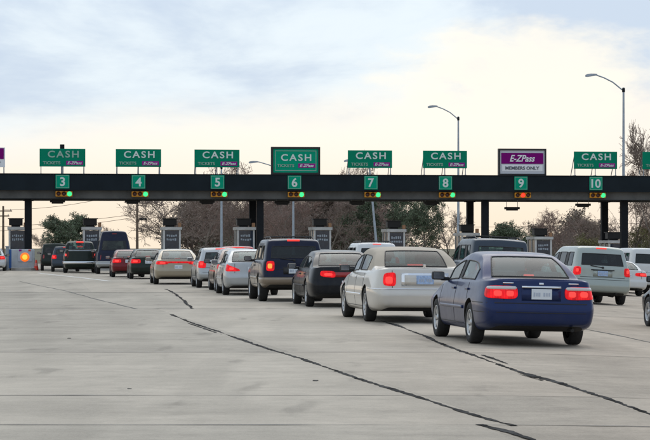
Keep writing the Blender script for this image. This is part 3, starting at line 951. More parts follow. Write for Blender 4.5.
def sedan_stations(p):
    hw, L, H, zd, zh, bl = p.W / 2, p.L, p.H, p.zd, p.zh, p.belt
    db, rr, bp, rf, cw = p.db, p.rr, p.bp, p.rf, p.cw
    dx = [.14, .12, .02, 0, .05, .085, .10, .10, .10, .10, .10, .10]
    dxf = [-.14, -.12, -.02, 0, -.03, -.06, -.07, -.07, -.07, -.07, -.07, -.07]
    z3, z4 = p.z3, p.z4
    rb = getattr(p, 'roofbar', .66)
    S_ = []
    def a(s, w, zb, zs, ws, zt, wt_, side=PAINT, top=PAINT, d=None, k=1.0, za=None, zb2=None):
        S_.append((section(s, w * hw, zb, za or z3, zb2 or z4, zs, ws * hw, zt, wt_ * hw, d, p.g7, k, p.rg), side, top))
    a(0, .87, .305, zd - .03, .79, zd, .70, d=dx)
    a(.10, .955, .27, zd - .04, .87, zd + .006, .76, d=dx, k=.62)
    a(.38, 1.0, .24, zd - .045, .915, zd + .004, .80)
    a(db - .05, 1.0, .21, bl + .01, .93, zd - .002, .83, top=PILLAR)
    a(db + .03, 1.0, .21, bl + .008, .93, zd + .022, .83, PILLAR if 0 else ROOF, 'rear')
    mid = (db + rr) / 2 + .03
    a(mid, 1.0, .20, bl + .005, .93, (zd + H) / 2 + .02, (.83 + rb) / 2 + .01, 'sideR' if p.qglass else ROOF, 'rear')
    a(rr, 1.0, .20, bl, .93, H - .085, rb, 'sideR', ROOF)
    a(rr + .16, 1.0, .20, bl, .93, H - .030, rb, 'sideR', ROOF)
    a(bp - .05, 1.0, .20, bl - .005, .93, H, rb + .01, PILLAR, ROOF)
    a(bp + .05, 1.0, .20, bl - .008, .93, H, rb + .01, 'sideF', ROOF)
    a(rf, 1.0, .20, bl - .015, .93, H - .04, rb - .01, 'sideF', 'front')
    a((rf + cw) / 2, 1.0, .20, bl - .025, .93, (H + zh) / 2 + .05, (.82 + rb) / 2, PAINT, 'front')
    a(cw, 1.0, .20, bl - .04, .925, zh + .05, .82)
    a(cw + .10, 1.0, .20, bl - .06, .915, zh + .02, .80)
    a(L - .75, .99, .21, zh - .13, .88, zh - .03, .70)
    a(L - .30, .95, .24, zh - .21, .82, zh - .11, .64)
    a(L - .09, .87, .27, zh - .28, .76, zh - .20, .58, d=dxf, k=.4)
    a(L, .74, .32, zh - .33, .66, zh - .27, .50, d=dxf)
    return S_
def box_stations(p):
    hw, L, H, zh, bl = p.W / 2, p.L, p.H, p.zh, p.belt
    sl = p.slant
    dx = [.14, .12, .02, 0, .075, .085, .09, .095 + sl * .8, .11 + sl, .13 + sl, .15 + sl, .15 + sl]
    dxf = [-.14, -.12, -.02, 0, -.03, -.06, -.07, -.07, -.07, -.07, -.07, -.07]
    z3, z4 = p.z3, p.z4
    rb = p.rb
    S_ = []
    def a(s, w, zb, zs, ws, zt, wt_, side=PAINT, top=PAINT, d=None, k=1.0):
        S_.append((section(s, w * hw, zb, z3, z4, zs, ws * hw, zt, wt_ * hw, d, p.g7, k, p.rg), side, top))
    gb = p.zb
    a(0, .90, gb + .12, bl, .865, H - .045, rb * .96, d=dx)
    a(.10, .965, gb + .08, bl, .92, H - .02, rb * 1.0, d=dx, k=.85)
    a(.42, 1.0, gb + .03, bl, .945, H, rb * 1.03, 'sideQ', ROOF, d=dx, k=.55)
    a(p.cp - .05, 1.0, gb, bl, .945, H, rb * 1.03, PILLAR, ROOF)
    a(p.cp + .05, 1.0, gb, bl, .945, H, rb * 1.03, 'sideR', ROOF)
    a(p.bp - .05, 1.0, gb, bl, .945, H, rb * 1.03, PILLAR, ROOF)
    a(p.bp + .05, 1.0, gb, bl, .945, H, rb * 1.03, 'sideF', ROOF)
    a(p.rf, 1.0, gb, bl, .945, H - .05, rb, 'sideF', 'front')
    a((p.rf + p.cw) / 2, 1.0, gb, bl - .02, .94, (H + zh) / 2 + .06, (rb + .84) / 2, PAINT, 'front')
    a(p.cw, 1.0, gb, bl - .03, .935, zh + .05, .84)
    a(p.cw + .10, 1.0, gb, bl - .05, .93, zh + .02, .82)
    a(L - .50, .98, gb + .02, zh - .11, .88, zh - .03, .72)
    a(L - .22, .95, gb + .05, zh - .20, .83, zh - .10, .66)
    a(L - .07, .88, gb + .08, zh - .32, .78, zh - .22, .60, d=dxf, k=.4)
    a(L, .76, gb + .12, zh - .38, .68, zh - .31, .52, d=dxf)
    return S_
WINORDER = ['rear', 'front', 'sideR+', 'sideR-', 'sideF+', 'sideF-', 'sideQ+', 'sideQ-']
def make_body(p):
    st = sedan_stations(p) if p.style == 'sedan' else box_stations(p)
    v, f, m = [], [], []
    ring = 2 * (NR - 1)
    for rows, _, _ in st:
        for j in range(NR): v.append(rows[j])
        for j in range(NR - 2, 0, -1): v.append((rows[j][0], -rows[j][1], rows[j][2]))
    def slot(tagname, sg=''):
        if isinstance(tagname, int): return tagname
        key = tagname + sg if tagname.startswith('side') else tagname
        return WIN + WINORDER.index(key)
    for i in range(len(st) - 1):
        side, top = st[i][1], st[i][2]
        for k in range(ring):
            k2 = (k + 1) % ring
            f.append((i * ring + k, (i + 1) * ring + k, (i + 1) * ring + k2, i * ring + k2))
            j = k if k < NR - 1 else ring - 1 - k       # row index of the band j..j+1
            sg = '+' if k < NR - 1 else '-'
            if j == 0: s = UNDER
            elif j <= p.lower_rows: s = LOWER
            elif j <= 5: s = PAINT
            elif j == 6: s = slot(side, sg)
            elif j in (7, 8): s = ROOF if (side in (ROOF, 'sideR', 'sideF', 'sideQ', PILLAR)) else PAINT
            else: s = slot(top)
            if j in (7, 8) and s == ROOF and not p.roofmat: s = PAINT
            m.append(s)
    # end caps as grids so that the corners round
    cols = [1, .90, .44, 0, -.44, -.90, -1]
    capcr = {}
    def cap(i, sgn, bulge, rearwin):
        rows = st[i][0]
        base = i * ring
        idx = {}
        for j in range(1, NR - 1):
            for c, fr in enumerate(cols):
                if c == 0: idx[j, c] = base + j
                elif c == len(cols) - 1: idx[j, c] = base + ring - j
                else:
                    v.append((rows[j][0] - sgn * bulge * (1 - fr * fr), rows[j][1] * fr, rows[j][2] + (.012 * (1 - fr * fr) if j > 6 and rearwin else 0)))
                    idx[j, c] = len(v) - 1
        if sgn > 0:
            for j, val in ((1, .7), (2, .3), (3, .55), (4, .6), (5, .6 if not rearwin else .2)):
                for c in range(len(cols) - 1): capcr[frozenset((idx[j, c], idx[j, c + 1]))] = val
        for j in range(0, NR - 1):
            for c in range(len(cols) - 1):
                if j == 0: face = (base, idx[1, c], idx[1, c + 1])
                elif j == NR - 2: face = (idx[j, c], base + NR - 1, idx[j, c + 1])
                else: face = (idx[j, c], idx[j + 1, c], idx[j + 1, c + 1], idx[j, c + 1])
                if sgn < 0: face = tuple(reversed(face))
                f.append(face)
                if j == 0: s = UNDER
                elif j <= p.lower_rows: s = LOWER
                elif rearwin and j == 6 and 1 <= c <= 4: s = WIN
                else: s = PAINT
                m.append(s)
    cap(0, 1, .05, p.style != 'sedan')
    cap(len(st) - 1, -1, .12, False)
    me = bpy.data.meshes.new('tmp_body')
    me.from_pydata(v, [], f)
    for _ in range(WIN + len(WINORDER)): me.materials.append(None)
    me.polygons.foreach_set('material_index', m)
    # creases: shoulder line, window boundaries across the car
    cr = me.attributes.new('crease_edge', 'FLOAT', 'EDGE')
    for e in me.edges:
        a_, b_ = e.vertices
        if frozenset((a_, b_)) in capcr: cr.data[e.index].value = capcr[frozenset((a_, b_))]; continue
        if a_ < len(st) * ring and b_ < len(st) * ring:
            ia, ka, ib, kb = a_ // ring, a_ % ring, b_ // ring, b_ % ring
            ja = ka if ka < NR else ring - ka
            jb = kb if kb < NR else ring - kb
            if ia != ib and ja == jb:
                if ja == 5: cr.data[e.index].value = .45
                if ja == 6: cr.data[e.index].value = .35
                if ja == 3: cr.data[e.index].value = .25
                if ja == 8 and p.style != 'sedan': cr.data[e.index].value = .25
                if ja == 1: cr.data[e.index].value = .5
            elif ia == ib:
                if p.style == 'sedan' and ia in (4, 6, 12) and ja >= 8 and jb >= 8: cr.data[e.index].value = .85
                if p.style == 'sedan' and ia == 0 and ja >= 4 and jb <= 8: cr.data[e.index].value = .25
                if p.style != 'sedan' and ia == 0 and 2 <= ja <= 8: cr.data[e.index].value = .35
    me.update()
    bm = bmesh.new(); bm.from_mesh(me)
    bmesh.ops.recalc_face_normals(bm, faces=bm.faces)
    bm.to_mesh(me); bm.free()
    ob = bpy.data.objects.new('tmp_body', me); C.objects.link(ob)
    md = ob.modifiers.new('s', 'SUBSURF'); md.levels = md.render_levels = 2; md.boundary_smooth = 'PRESERVE_CORNERS'
    # wheel wells
    cb = MB()
    rw = p.r + .055
    hw = p.W / 2
    for xw in (p.ro, p.ro + p.wb):
        for sg in (-1, 1):
            n = 28
            vs_ = []
            for yy in (sg * (hw - .30), sg * (hw + .25)):
                for q in range(n):
                    t = 2 * math.pi * q / n
                    vs_.append((xw + rw * math.cos(t), yy, p.r + .01 + rw * math.sin(t)))
            fs = [(q, (q + 1) % n, n + (q + 1) % n, n + q) for q in range(n)] + [tuple(reversed(range(n))), tuple(range(n, 2 * n))]
            cb.add(vs_, fs, WELL)
    cm = cb.mesh('tmp_cut', [None] * (WIN + len(WINORDER)))
    bm = bmesh.new(); bm.from_mesh(cm); bmesh.ops.recalc_face_normals(bm, faces=bm.faces); bm.to_mesh(cm); bm.free()
    cob = bpy.data.objects.new('tmp_cut', cm); C.objects.link(cob)
    bo = ob.modifiers.new('b', 'BOOLEAN'); bo.operation = 'DIFFERENCE'; bo.solver = 'EXACT'; bo.object = cob
    dg = bpy.context.evaluated_depsgraph_get()
    ev = bpy.data.meshes.new_from_object(ob.evaluated_get(dg))
    bpy.data.objects.remove(ob); bpy.data.objects.remove(cob)
    return ev
def split_mesh(ev, pick, name, mats, remap):
    vmap, vs_, fs, ms = {}, [], [], []
    for pl in ev.polygons:
        if not pick(pl.material_index): continue
        f_ = []
        for vi in pl.vertices:
            if vi not in vmap:
                vmap[vi] = len(vs_); vs_.append(tuple(ev.vertices[vi].co))
            f_.append(vmap[vi])
        fs.append(f_); ms.append(remap(pl.material_index))
    if not fs: return None
    me = bpy.data.meshes.new(name)
    me.from_pydata(vs_, [], fs)
    for q in mats: me.materials.append(q)
    me.polygons.foreach_set('material_index', ms)
    me.polygons.foreach_set('use_smooth', [True] * len(fs))
    me.update()
    me.set_sharp_from_angle(angle=R(38))
    return me
_wheels = {}
def wheel_meshes(r, w, style, rim_k):
    key = (round(r, 3), w, style, rim_k)
    if key in _wheels: return _wheels[key]
    t = MB()
    rr_ = r * rim_k
    h = w / 2
    t.lathe([(rr_, -h * .80), (rr_ + .012, -h * .96), (rr_ + (r - rr_) * .5, -h * 1.04), (r * .965, -h * .92), (r, -h * .70), (r * 1.004, 0), (r, h * .70), (r * .965, h * .92), (rr_ + (r - rr_) * .5, h * 1.04), (rr_ + .012, h * .96), (rr_, h * .80)], 32)
    m = MB()
    m.lathe([(rr_ * 1.0, h * .80), (rr_ * .97, h * .93), (rr_ * .90, h * .90), (rr_ * .86, h * .55), (rr_ * .86, -h * .8)], 28)
    m.lathe([(rr_ * .88, h * .12), (0, h * .12)], 20, mi=1)
    n = {'spoke5': 5, 'spoke7': 7, 'cover': 9, 'lace': 12}[style]
    wid = {'spoke5': .16, 'spoke7': .11, 'cover': .12, 'lace': .05}[style]
    for i in range(n):
        a = 2 * math.pi * i / n
        ca, sa = math.cos(a), math.sin(a)
        ri, ro_ = rr_ * .14, rr_ * .92
        pts = []
        for (rad, wd, yo) in ((ri, wid * rr_ * 1.1, h * .62), (ro_, wid * rr_ * 1.5, h * .80)):
            for sg in (-1, 1):
                for yy in (yo, yo - .035):
                    x = rad * ca - sg * wd * sa; z = rad * sa + sg * wd * ca
                    pts.append((x, yy, z))
        m.add(pts, [(0, 2, 6, 4), (1, 5, 7, 3), (0, 4, 5, 1), (2, 3, 7, 6), (4, 6, 7, 5), (0, 1, 3, 2)], 0)
    m.lathe([(rr_ * .24, h * .4), (rr_ * .24, h * .70), (rr_ * .18, h * .80), (0, h * .82)], 16)
    _wheels[key] = (t.mesh('wheel', M_rubber), m.mesh('rim', [M_alloy, M_under]))
    return _wheels[key]
_seat = {}
def seat_mesh(m):
    if m.name in _seat: return _seat[m.name]
    s = MB().box((0, 0, .12), (.50, .48, .20), bev=.05).box((-.26, 0, .46), (.16, .46, .60), bev=.06, rx=0)
    hd = MB().box((-.31, 0, .86), (.10, .24, .15), bev=.06).tube((-.30, -.07, .74), (-.30, -.07, .80), .012, n=6).tube((-.30, .07, .74), (-.30, .07, .80), .012, n=6)
    _seat[m.name] = (s.mesh('seat', m), hd.mesh('headrest', m))
    return _seat[m.name]
def vehicle(name, label, cat, p, px, d, group=None, yaw=TH, wheel_turn=0.0):
    hw = p.W / 2
    ev = make_body(p)
    bvh = BVHTree.FromPolygons([v.co.copy() for v in ev.vertices], [tuple(q.vertices) for q in ev.polygons])
    X = (px - CX) / F * d
    # the thing's origin sits under the middle of the car
    fw = Vector((-math.sin(yaw), math.cos(yaw), 0))
    ctr = Vector((X, d, 0)) + fw * (p.L / 2)
    slope = (gz(ctr.x - .6) - gz(ctr.x + .6)) / 1.2
    z = (gz(ctr.x - .75) + gz(ctr.x + .75)) / 2
    root = tag(empty(name, (ctr.x, ctr.y, z), (math.atan(slope), 0, math.pi / 2 + yaw)), label, cat, group)
    off = Vector((-p.L / 2, 0, 0))
    def put_(nm, me, parent=root):
        o = link(nm, me, parent)
        if parent is root: o.location = off
        return o
    roofm = p.roofmat or p.paint
    bodyme = split_mesh(ev, lambda i: i < WIN, 'body', [p.paint, p.lower or p.paint, M_under, M_under, roofm, M_dark], lambda i: i)
    body = put_('body', bodyme)
    for k, key in enumerate(WINORDER):
        g = p.gl_front if key == 'front' else (p.gl_rear if key == 'rear' or key[:5] != 'sideF' else p.gl_side)
        me = split_mesh(ev, lambda i: i == WIN + k, 'window', [g], lambda i: 0)
        if me:
            wo_ = put_('rear_window' if key == 'rear' else 'windscreen' if key == 'front' else 'side_window', me)
            # rubber seal round the pane
            cnt = {}
            for pl in me.polygons:
                for ek in pl.edge_keys: cnt[ek] = cnt.get(ek, 0) + 1
            sb = MB()
            for (i0, i1), c_ in cnt.items():
                if c_ == 1: sb.tube(me.vertices[i0].co, me.vertices[i1].co, .013, n=5, caps=False)
            link('window_seal', sb.mesh('window_seal', M_dark), wo_)
    def hit(o_, d_):
        r = bvh.ray_cast(Vector(o_), Vector(d_).normalized(), 8)
        return r[0]
    # ---- patches and bands that follow the body
    def patch(fn, nu, nv, th, nm, m, parent=root, inset=.03, rk=0.0):
        P, Q = [], []
        for a in range(nu + 1):
            for c in range(nv + 1):
                ua, vc = 2 * a / nu - 1, 2 * c / nv - 1
                ua, vc = ua * math.sqrt(1 - rk * vc ** 4), vc * math.sqrt(1 - rk * ua ** 4)
                o_, d_ = fn((ua + 1) / 2, (vc + 1) / 2)
                d_ = Vector(d_).normalized()
                # outermost crossing: cast from outside inwards
                h = bvh.ray_cast(Vector(o_) + d_ * 3, -d_, 3.2)[0]
                if h is None: h = Vector(o_) + d_ * .3
                P.append(h + d_ * th); Q.append(h - d_ * inset)
        n = nv + 1
        b = MB()
        b.add(P, [(a * n + c, (a + 1) * n + c, (a + 1) * n + c + 1, a * n + c + 1) for a in range(nu) for c in range(nv)], 0, True)
        edge = [(a, 0) for a in range(nu)] + [(nu, c) for c in range(nv)] + [(a, nv) for a in range(nu, 0, -1)] + [(0, c) for c in range(nv, 0, -1)]
        e = [a * n + c for a, c in edge]
        ne = len(e)
        b.add([P[i] for i in e] + [Q[i] for i in e], [(i, (i + 1) % ne, ne + (i + 1) % ne, ne + i) for i in range(ne)], 0)
        me = b.mesh(nm, m)
        bm = bmesh.new(); bm.from_mesh(me); bmesh.ops.remove_doubles(bm, verts=bm.verts, dist=.0004); bmesh.ops.recalc_face_normals(bm, faces=bm.faces); bm.to_mesh(me); bm.free()
        o = link(nm, me, parent)
        if parent is root: o.location = off
        return o
    def corner(sg, y_in, phi, zl, zh_, xc=.55, back=.5):
        """rays from an upright axis inside the rear corner"""
        yc = hw - back
        p0 = math.degrees(math.atan2(y_in - yc, xc))
        def fn(u, v):
            a = R(p0 + (phi - p0) * u)
            zz = (zl[0] + (zl[1] - zl[0]) * u) * (1 - v) + (zh_[0] + (zh_[1] - zh_[0]) * u) * v
            return (xc, sg * yc, zz), (-math.cos(a), sg * math.sin(a), 0)
        return fn
    def band(z0, z1, ph, xc=1.1):
        def fn(u, v):
            a = R(-ph + 2 * ph * u)
            # denser towards the corners of the rear
            return (xc, 0, z0 + (z1 - z0) * v), (-math.cos(a), math.sin(a), 0)
        return fn
    def rearrect(y0, y1, z0, z1):
        def fn(u, v): return (1.0, y0 + (y1 - y0) * u, z0 + (z1 - z0) * v), (-1, 0, 0)
        return fn
    def siderect(sg, x0, x1, z0, z1, skew=0.0):
        def fn(u, v): return (x0 + (x1 - x0) * u + skew * v, 0, z0 + (z1 - z0) * v), (0, sg, 0)
        return fn
    # ---- wheels
    wm, rm = wheel_meshes(p.r, p.tw, p.rim, p.rim_k)
    for xw in (p.ro, p.ro + p.wb):
        for sg in (-1, 1):
            o = link('wheel', wm, root, (xw - p.L / 2, sg * (hw - p.tw / 2 - .015), p.r), (0, 0, 0 if sg > 0 else math.pi))
            if xw > p.ro: o.rotation_euler.z += wheel_turn
            link('rim', rm, o)
    # ---- rear lamps
    for sg in (-1, 1):
        tl = p.tl
        lens = patch(corner(sg, tl['y'], tl['phi'], tl['zl'], tl['zh']), 12, 8, .012, 'tail_light', M_redlit if tl.get('lit', 1) else M_red, rk=tl.get('rk', .28))
        if tl.get('clear'):
            zl, zh_ = tl['zl'], tl['zh']
            k = tl['clear']
            q = lambda t: (zl[0] + (zh_[0] - zl[0]) * t, zl[1] + (zh_[1] - zl[1]) * t)
            o = patch(corner(sg, tl['y'] + .01, tl['phi'] - 3, q(1 - k), q(.97)), 10, 2, .017, 'clear_lens', M_lampclear, root, .01, rk=.2)
            o.parent = lens; o.location = (0, 0, 0)
        if tl.get('hot'):
            ya, yb, za, zb_, hm = tl['hot']
            for (a_, b_) in ya if isinstance(ya, list) else [(ya, yb)]:
                y0_, y1_ = sg * a_, sg * b_
                o = patch(rearrect(min(y0_, y1_), max(y0_, y1_), za, zb_), 6, 6, .020, 'lit_bulb', hm, root, .01, rk=.3)
                o.parent = lens; o.location = (0, 0, 0)
        # headlamps
        zf = p.hl
        def fh(u, v, sg=sg):
            a = R(-12 + 62 * u)
            return (p.L - .6, sg * (hw - .52), zf[0] + (zf[1] - zf[0]) * v), (math.cos(a), sg * math.sin(a), 0)
        patch(fh, 8, 2, .008, 'headlight', M_lampclear)
    # ---- high brake lamp
    if p.chmsl:
        zc, wdt, hh = p.chmsl
        if p.style == 'sedan':
            xb = p.db + .15
            hz_ = hit((xb - .035, 0, 3), (0, 0, -1))
            MBx = MB().box((xb, 0, hz_.z - hh / 2 - .012), (.06, wdt, hh), bev=.008)
        else:
            h = hit((-1, 0, zc), (1, 0, 0))
            MBx = MB().box((h.x + .005, 0, zc), (.05, wdt, hh), bev=.008)
        put_('brake_light', MBx.mesh('brake_light', M_redhot if p.tl.get('lit', 1) else M_red))
    # ---- plate
    if p.plate:
        zc, pm = p.plate
        h = hit((-1, 0, zc), (1, 0, 0))
        if p.recess:
            patch(rearrect(-.30, .30, zc - .10, zc + .10), 4, 2, .004, 'plate_recess', p.recess)
        pl = put_('licence_plate', MB().box((h.x - .022, 0, zc), (.014, .31, .155), bev=.004).mesh('licence_plate', pm))
        b = MB()
        rp = random.Random(int(px * 10))
        for i in range(7):
            if i == 3: continue
            yb_ = -.114 + .038 * i
            b.box((h.x - .031, yb_, zc - .005), (.004, rp.uniform(.018, .028), rp.uniform(.048, .062)))
        tag(link('plate_characters', b.mesh('plate_characters', M_platemark), pl), kind='stuff')
    for (z0, z1, ph, th, m, nm) in p.bands:
        patch(band(z0, z1, ph), 28, 2, th, nm, m)
    for (y0, y1, z0, z1, th, m, nm) in p.rects:
        patch(rearrect(y0, y1, z0, z1), 6, 2, th, nm, m)
    # ---- boot lid or tailgate seams
    for sg in (-1, 1):
        yv = sg * (.64 if p.style == 'sedan' else .74) * hw
        z1_ = p.zd - .05 if p.style == 'sedan' else p.belt + .02
        patch(rearrect(yv - .006, yv + .006, p.z4 + .03, z1_), 1, 8, .0025, 'lid_seam', M_dark, root, .004)
    if p.style != 'sedan':
        patch(rearrect(-.74 * hw, .74 * hw, p.z4 - .012, p.z4), 10, 1, .0025, 'lid_seam', M_dark, root, .004)
    # ---- side seams, trim, handles
    for sg in (-1, 1):
        zt_ = p.belt - .01; zb_ = p.sill
        seams = []
        xr, xb, xf = p.seam
        for (x0, x1) in ((xb, xb), (xf, xf), (xr, xr)):
            patch(siderect(sg, x0 - .006, x1 + .006, zb_, zt_), 1, 10, .0025, 'door_seam', M_dark, root, .004)
        patch(siderect(sg, xr, xf, zb_ - .006, zb_ + .006), 16, 1, .0025, 'sill_seam', M_dark, root, .004)
        if p.trim:
            z0, z1, m = p.trim
            x0t, x1t = p.ro + p.r + .10, p.ro + p.wb - p.r - .10
            patch(siderect(sg, x0t, x1t, z0, z1), 16, 2, .014, 'side_moulding', m)
        for xh in ((xr + xb) / 2 - .42, (xb + xf) / 2 - .42) if p.style == 'sedan' else ((xb + xf) / 2 - .42,):
            h = hit((xh, sg * 3, p.belt - .11), (0, -sg, 0))
            if h: put_('door_handle', MB().box((h.x, h.y + sg * .012, h.z), (.19, .03, .035), bev=.009).mesh('door_handle', p.handle or p.paint))
        # mirror on the door, reaching back from the windscreen pillar
        xm = p.cw - .33
        h = hit((xm, sg * 3, p.belt - .05), (0, -sg, 0))
        yb0 = h.y if h else sg * hw * .95
        mr = MB().box((xm, yb0 + sg * .15, p.belt + .07), (.11, .21, .14), bev=.04).box((xm + .02, yb0 + sg * .03, p.belt + .02), (.07, .14, .06), bev=.015)
        mo = put_('mirror', mr.mesh('mirror', p.mirror or M_dark))
        link('mirror_glass', MB().box((xm - .058, yb0 + sg * .15, p.belt + .07), (.006, .17, .10)).mesh('mirror_glass', M_mirror), mo)
    # ---- interior
    sm, hm_ = seat_mesh(p.seatm)
    zf_ = p.sill + .10
    b = MB().box(((p.cw + p.db) / 2 + .1, 0, zf_ - .03), (p.cw - p.db + .3, p.W * .80, .03))
    b.box((p.cw - .12, 0, p.belt - .12), (.40, p.W * .78, .22), bev=.05)
    if p.style == 'sedan': b.box((p.db + .26, 0, p.belt - .01), (.36, p.W * .74, .03), bev=.01)
    put_('cabin_floor', b.mesh('cabin_floor', M_seat))
    xfront = p.bp + .28; xrear = p.db + .72 if p.style == 'sedan' else p.cp - .25
    zs_ = p.belt - .58
    for (xq, yq) in ((xfront, .36), (xfront, -.36), (xrear, .36), (xrear, -.36)):
        so_ = link('seat', sm, root, (xq - p.L / 2, yq, zs_))
        if xq == xfront: link('headrest', hm_, so_)
    wl = MB()
    for i in range(16):
        a0, a1 = 2 * math.pi * i / 16, 2 * math.pi * (i + 1) / 16
        cxx, cz = p.cw - .46, p.belt - .02
        wl.tube((cxx + .05 * math.sin(a0), .36 + .18 * math.cos(a0), cz + .17 * math.sin(a0)), (cxx + .05 * math.sin(a1), .36 + .18 * math.cos(a1), cz + .17 * math.sin(a1)), .014, n=5)
    put_('steering_wheel', wl.mesh('steering_wheel', M_dark))
    # ---- exhaust and underside
    ye = p.exh
    put_('exhaust_pipe', MB().tube((.06, ye, .25 if p.style == 'sedan' else .34), (.9, ye, .29), .026, n=10).tube((.5, ye, .27), (.95, ye, .28), .055, n=10).mesh('exhaust_pipe', M_under))
    for xa in (p.ro, p.ro + p.wb): put_('axle', MB().tube((xa, -hw + .3, p.r), (xa, hw - .3, p.r), .065, n=8).mesh('axle', M_under))
    # ---- extras
    if p.rails:
        for sg in (-1, 1):
            y_ = sg * hw * p.rb * .86
            b = MB()
            pts = []
            x0r, x1r = .55, p.rf - .1
            for i in range(9):
                x = x0r + (x1r - x0r) * i / 8
                h = hit((x, y_, 4), (0, 0, -1))
                pts.append(Vector((x, y_, h.z + (.055 if 0 < i < 8 else .0))))
            b.path(pts, .018, 6)
            for i in (3, 5): b.tube(pts[i], pts[i] - Vector((0, 0, .06)), .018, n=6)
            put_('roof_rail', b.mesh('roof_rail', M_dark))
        for x in (1.1, 2.0):
            h = hit((x, 0, 4), (0, 0, -1))
            put_('cross_bar', MB().tube((x, -hw * p.rb * .86, h.z + .05), (x, hw * p.rb * .86, h.z + .05), .016, n=6).mesh('cross_bar', M_dark))
    if p.wiper:
        z0 = p.belt + .03
        h = hit((-1, 0, z0), (1, 0, 0)); h2 = hit((-1, .38, z0 + .05), (1, 0, 0))
        put_('rear_wiper', MB().tube(h + Vector((-.02, 0, 0)), h2 + Vector((-.02, 0, 0)), .012, n=5).box((h.x - .01, 0, z0), (.05, .06, .06), bev=.01).mesh('rear_wiper', M_dark))
    if p.antenna:
        h = hit((p.antenna[0], p.antenna[1], 4), (0, 0, -1))
        put_('antenna', MB().tube(h, h + Vector((-.10, 0, .55)), .006, n=5).mesh('antenna', M_dark))
    if p.extra: p.extra(S(put=put_, patch=patch, rearrect=rearrect, siderect=siderect, corner=corner, band=band, hit=hit, root=root, hw=hw, body=body, p=p))
    bpy.data.meshes.remove(ev)
    return root
def spec(**k):
    d = dict(style='sedan', L=4.76, W=1.76, H=1.42, zd=1.0, zh=.94, belt=.93, db=.72, rr=1.38, bp=2.22, rf=2.72, cw=3.42, ro=1.10, wb=2.67, r=.315, tw=.20, rim='spoke7', rim_k=.66,
             z3=.57, z4=.655, g7=.84, rg=.86, qglass=True, lower=None, lower_rows=0, roofmat=None, gl_front=G_clear, gl_side=G_clear, gl_rear=G_clear,
             hl=(.60, .72), chmsl=(1.0, .22, .045), plate=(.80, M_plate), recess=None, bands=[], rects=[], trim=None, handle=None, mirror=None, seatm=M_seat, exh=-.45,
             rails=False, wiper=False, antenna=None, extra=None, sill=.30, seam=(1.32, 2.24, 3.40), rb=.80, cp=1.2, slant=.2, zb=.25,
             tl=dict(y=.38, phi=62, zl=(.74, .76), zh=(.92, .92)))
    d.update(k)
    if d['style'] != 'sedan' and 'db' not in k: d['db'] = .5
    return S(**d)
P_navy = paint('paint blue', (.016, .030, .098), .35, .25)
P_champ = paint('paint champagne', (.60, .57, .52), .25, .2)
P_black = paint('paint black', (.010, .012, .016), .2, .35)
P_navyb = paint('paint midnight', (.010, .014, .035), .3, .30)
P_silver = paint('paint silver', (.42, .44, .45), .45, .25)
P_gold = paint('paint gold', (.36, .31, .23), .45, .25)
P_mauve = paint('paint mauve', (.20, .15, .13), .4, .3)
P_red = paint('paint dark red', (.16, .012, .016), .25, .3)
P_bright = paint('paint red', (.36, .02, .03), .2, .3)
P_white = paint('paint white', (.62, .63, .63), .0, .25)
P_sage = paint('paint pale sage', (.36, .40, .37), .4, .25)
P_tan = paint('paint tan', (.30, .245, .19), .3, .4)
P_slate = paint('paint slate', (.045, .060, .080), .35, .3)
P_dgrn = paint('paint dark green', (.016, .024, .020), .25, .3)
P_vinyl = mat('vinyl roof tan', (.40, .345, .27), .6, var=.06, vscale=2)

# 1 blue sedan in front
def blue_extra(e):
    e.patch(e.rearrect(-.30, .30, .875, .905), 6, 2, .022, 'plate_garnish', M_chrome)
    e.patch(e.rearrect(-.035, .035, .925, .955), 3, 2, .012, 'badge', M_chrome)
    for s in (-1, 1):
        e.patch(e.rearrect(min(s * .42, s * .58), max(s * .42, s * .58), .935, .955), 4, 1, .006, 'name_script', M_chrome)
vehicle('sedan_car', 'blue four-door sedan nearest the camera, brake lights lit', 'car',
        spec(paint=P_navy, L=4.74, H=1.425, zd=1.01, belt=.94, W=1.77, mirror=M_dark, handle=P_navy, recess=P_navy,
             tl=dict(y=.36, phi=52, zl=(.70, .72), zh=(.905, .90), clear=.28, hot=([(.42, .53), (.60, .72)], None, .745, .83, M_redhot)),
             bands=[(.638, .652, 78, .003, M_dark, 'bumper_groove'), (.50, .512, 74, .003, M_dark, 'bumper_groove')],
             trim=(.52, .57, P_navy), plate=(.785, M_plate), extra=blue_extra, rim='spoke7', exh=-.5, chmsl=(1, .15, .05)), 540.5, 34.3, 'cars queuing for the toll lanes', yaw=R(8.2))
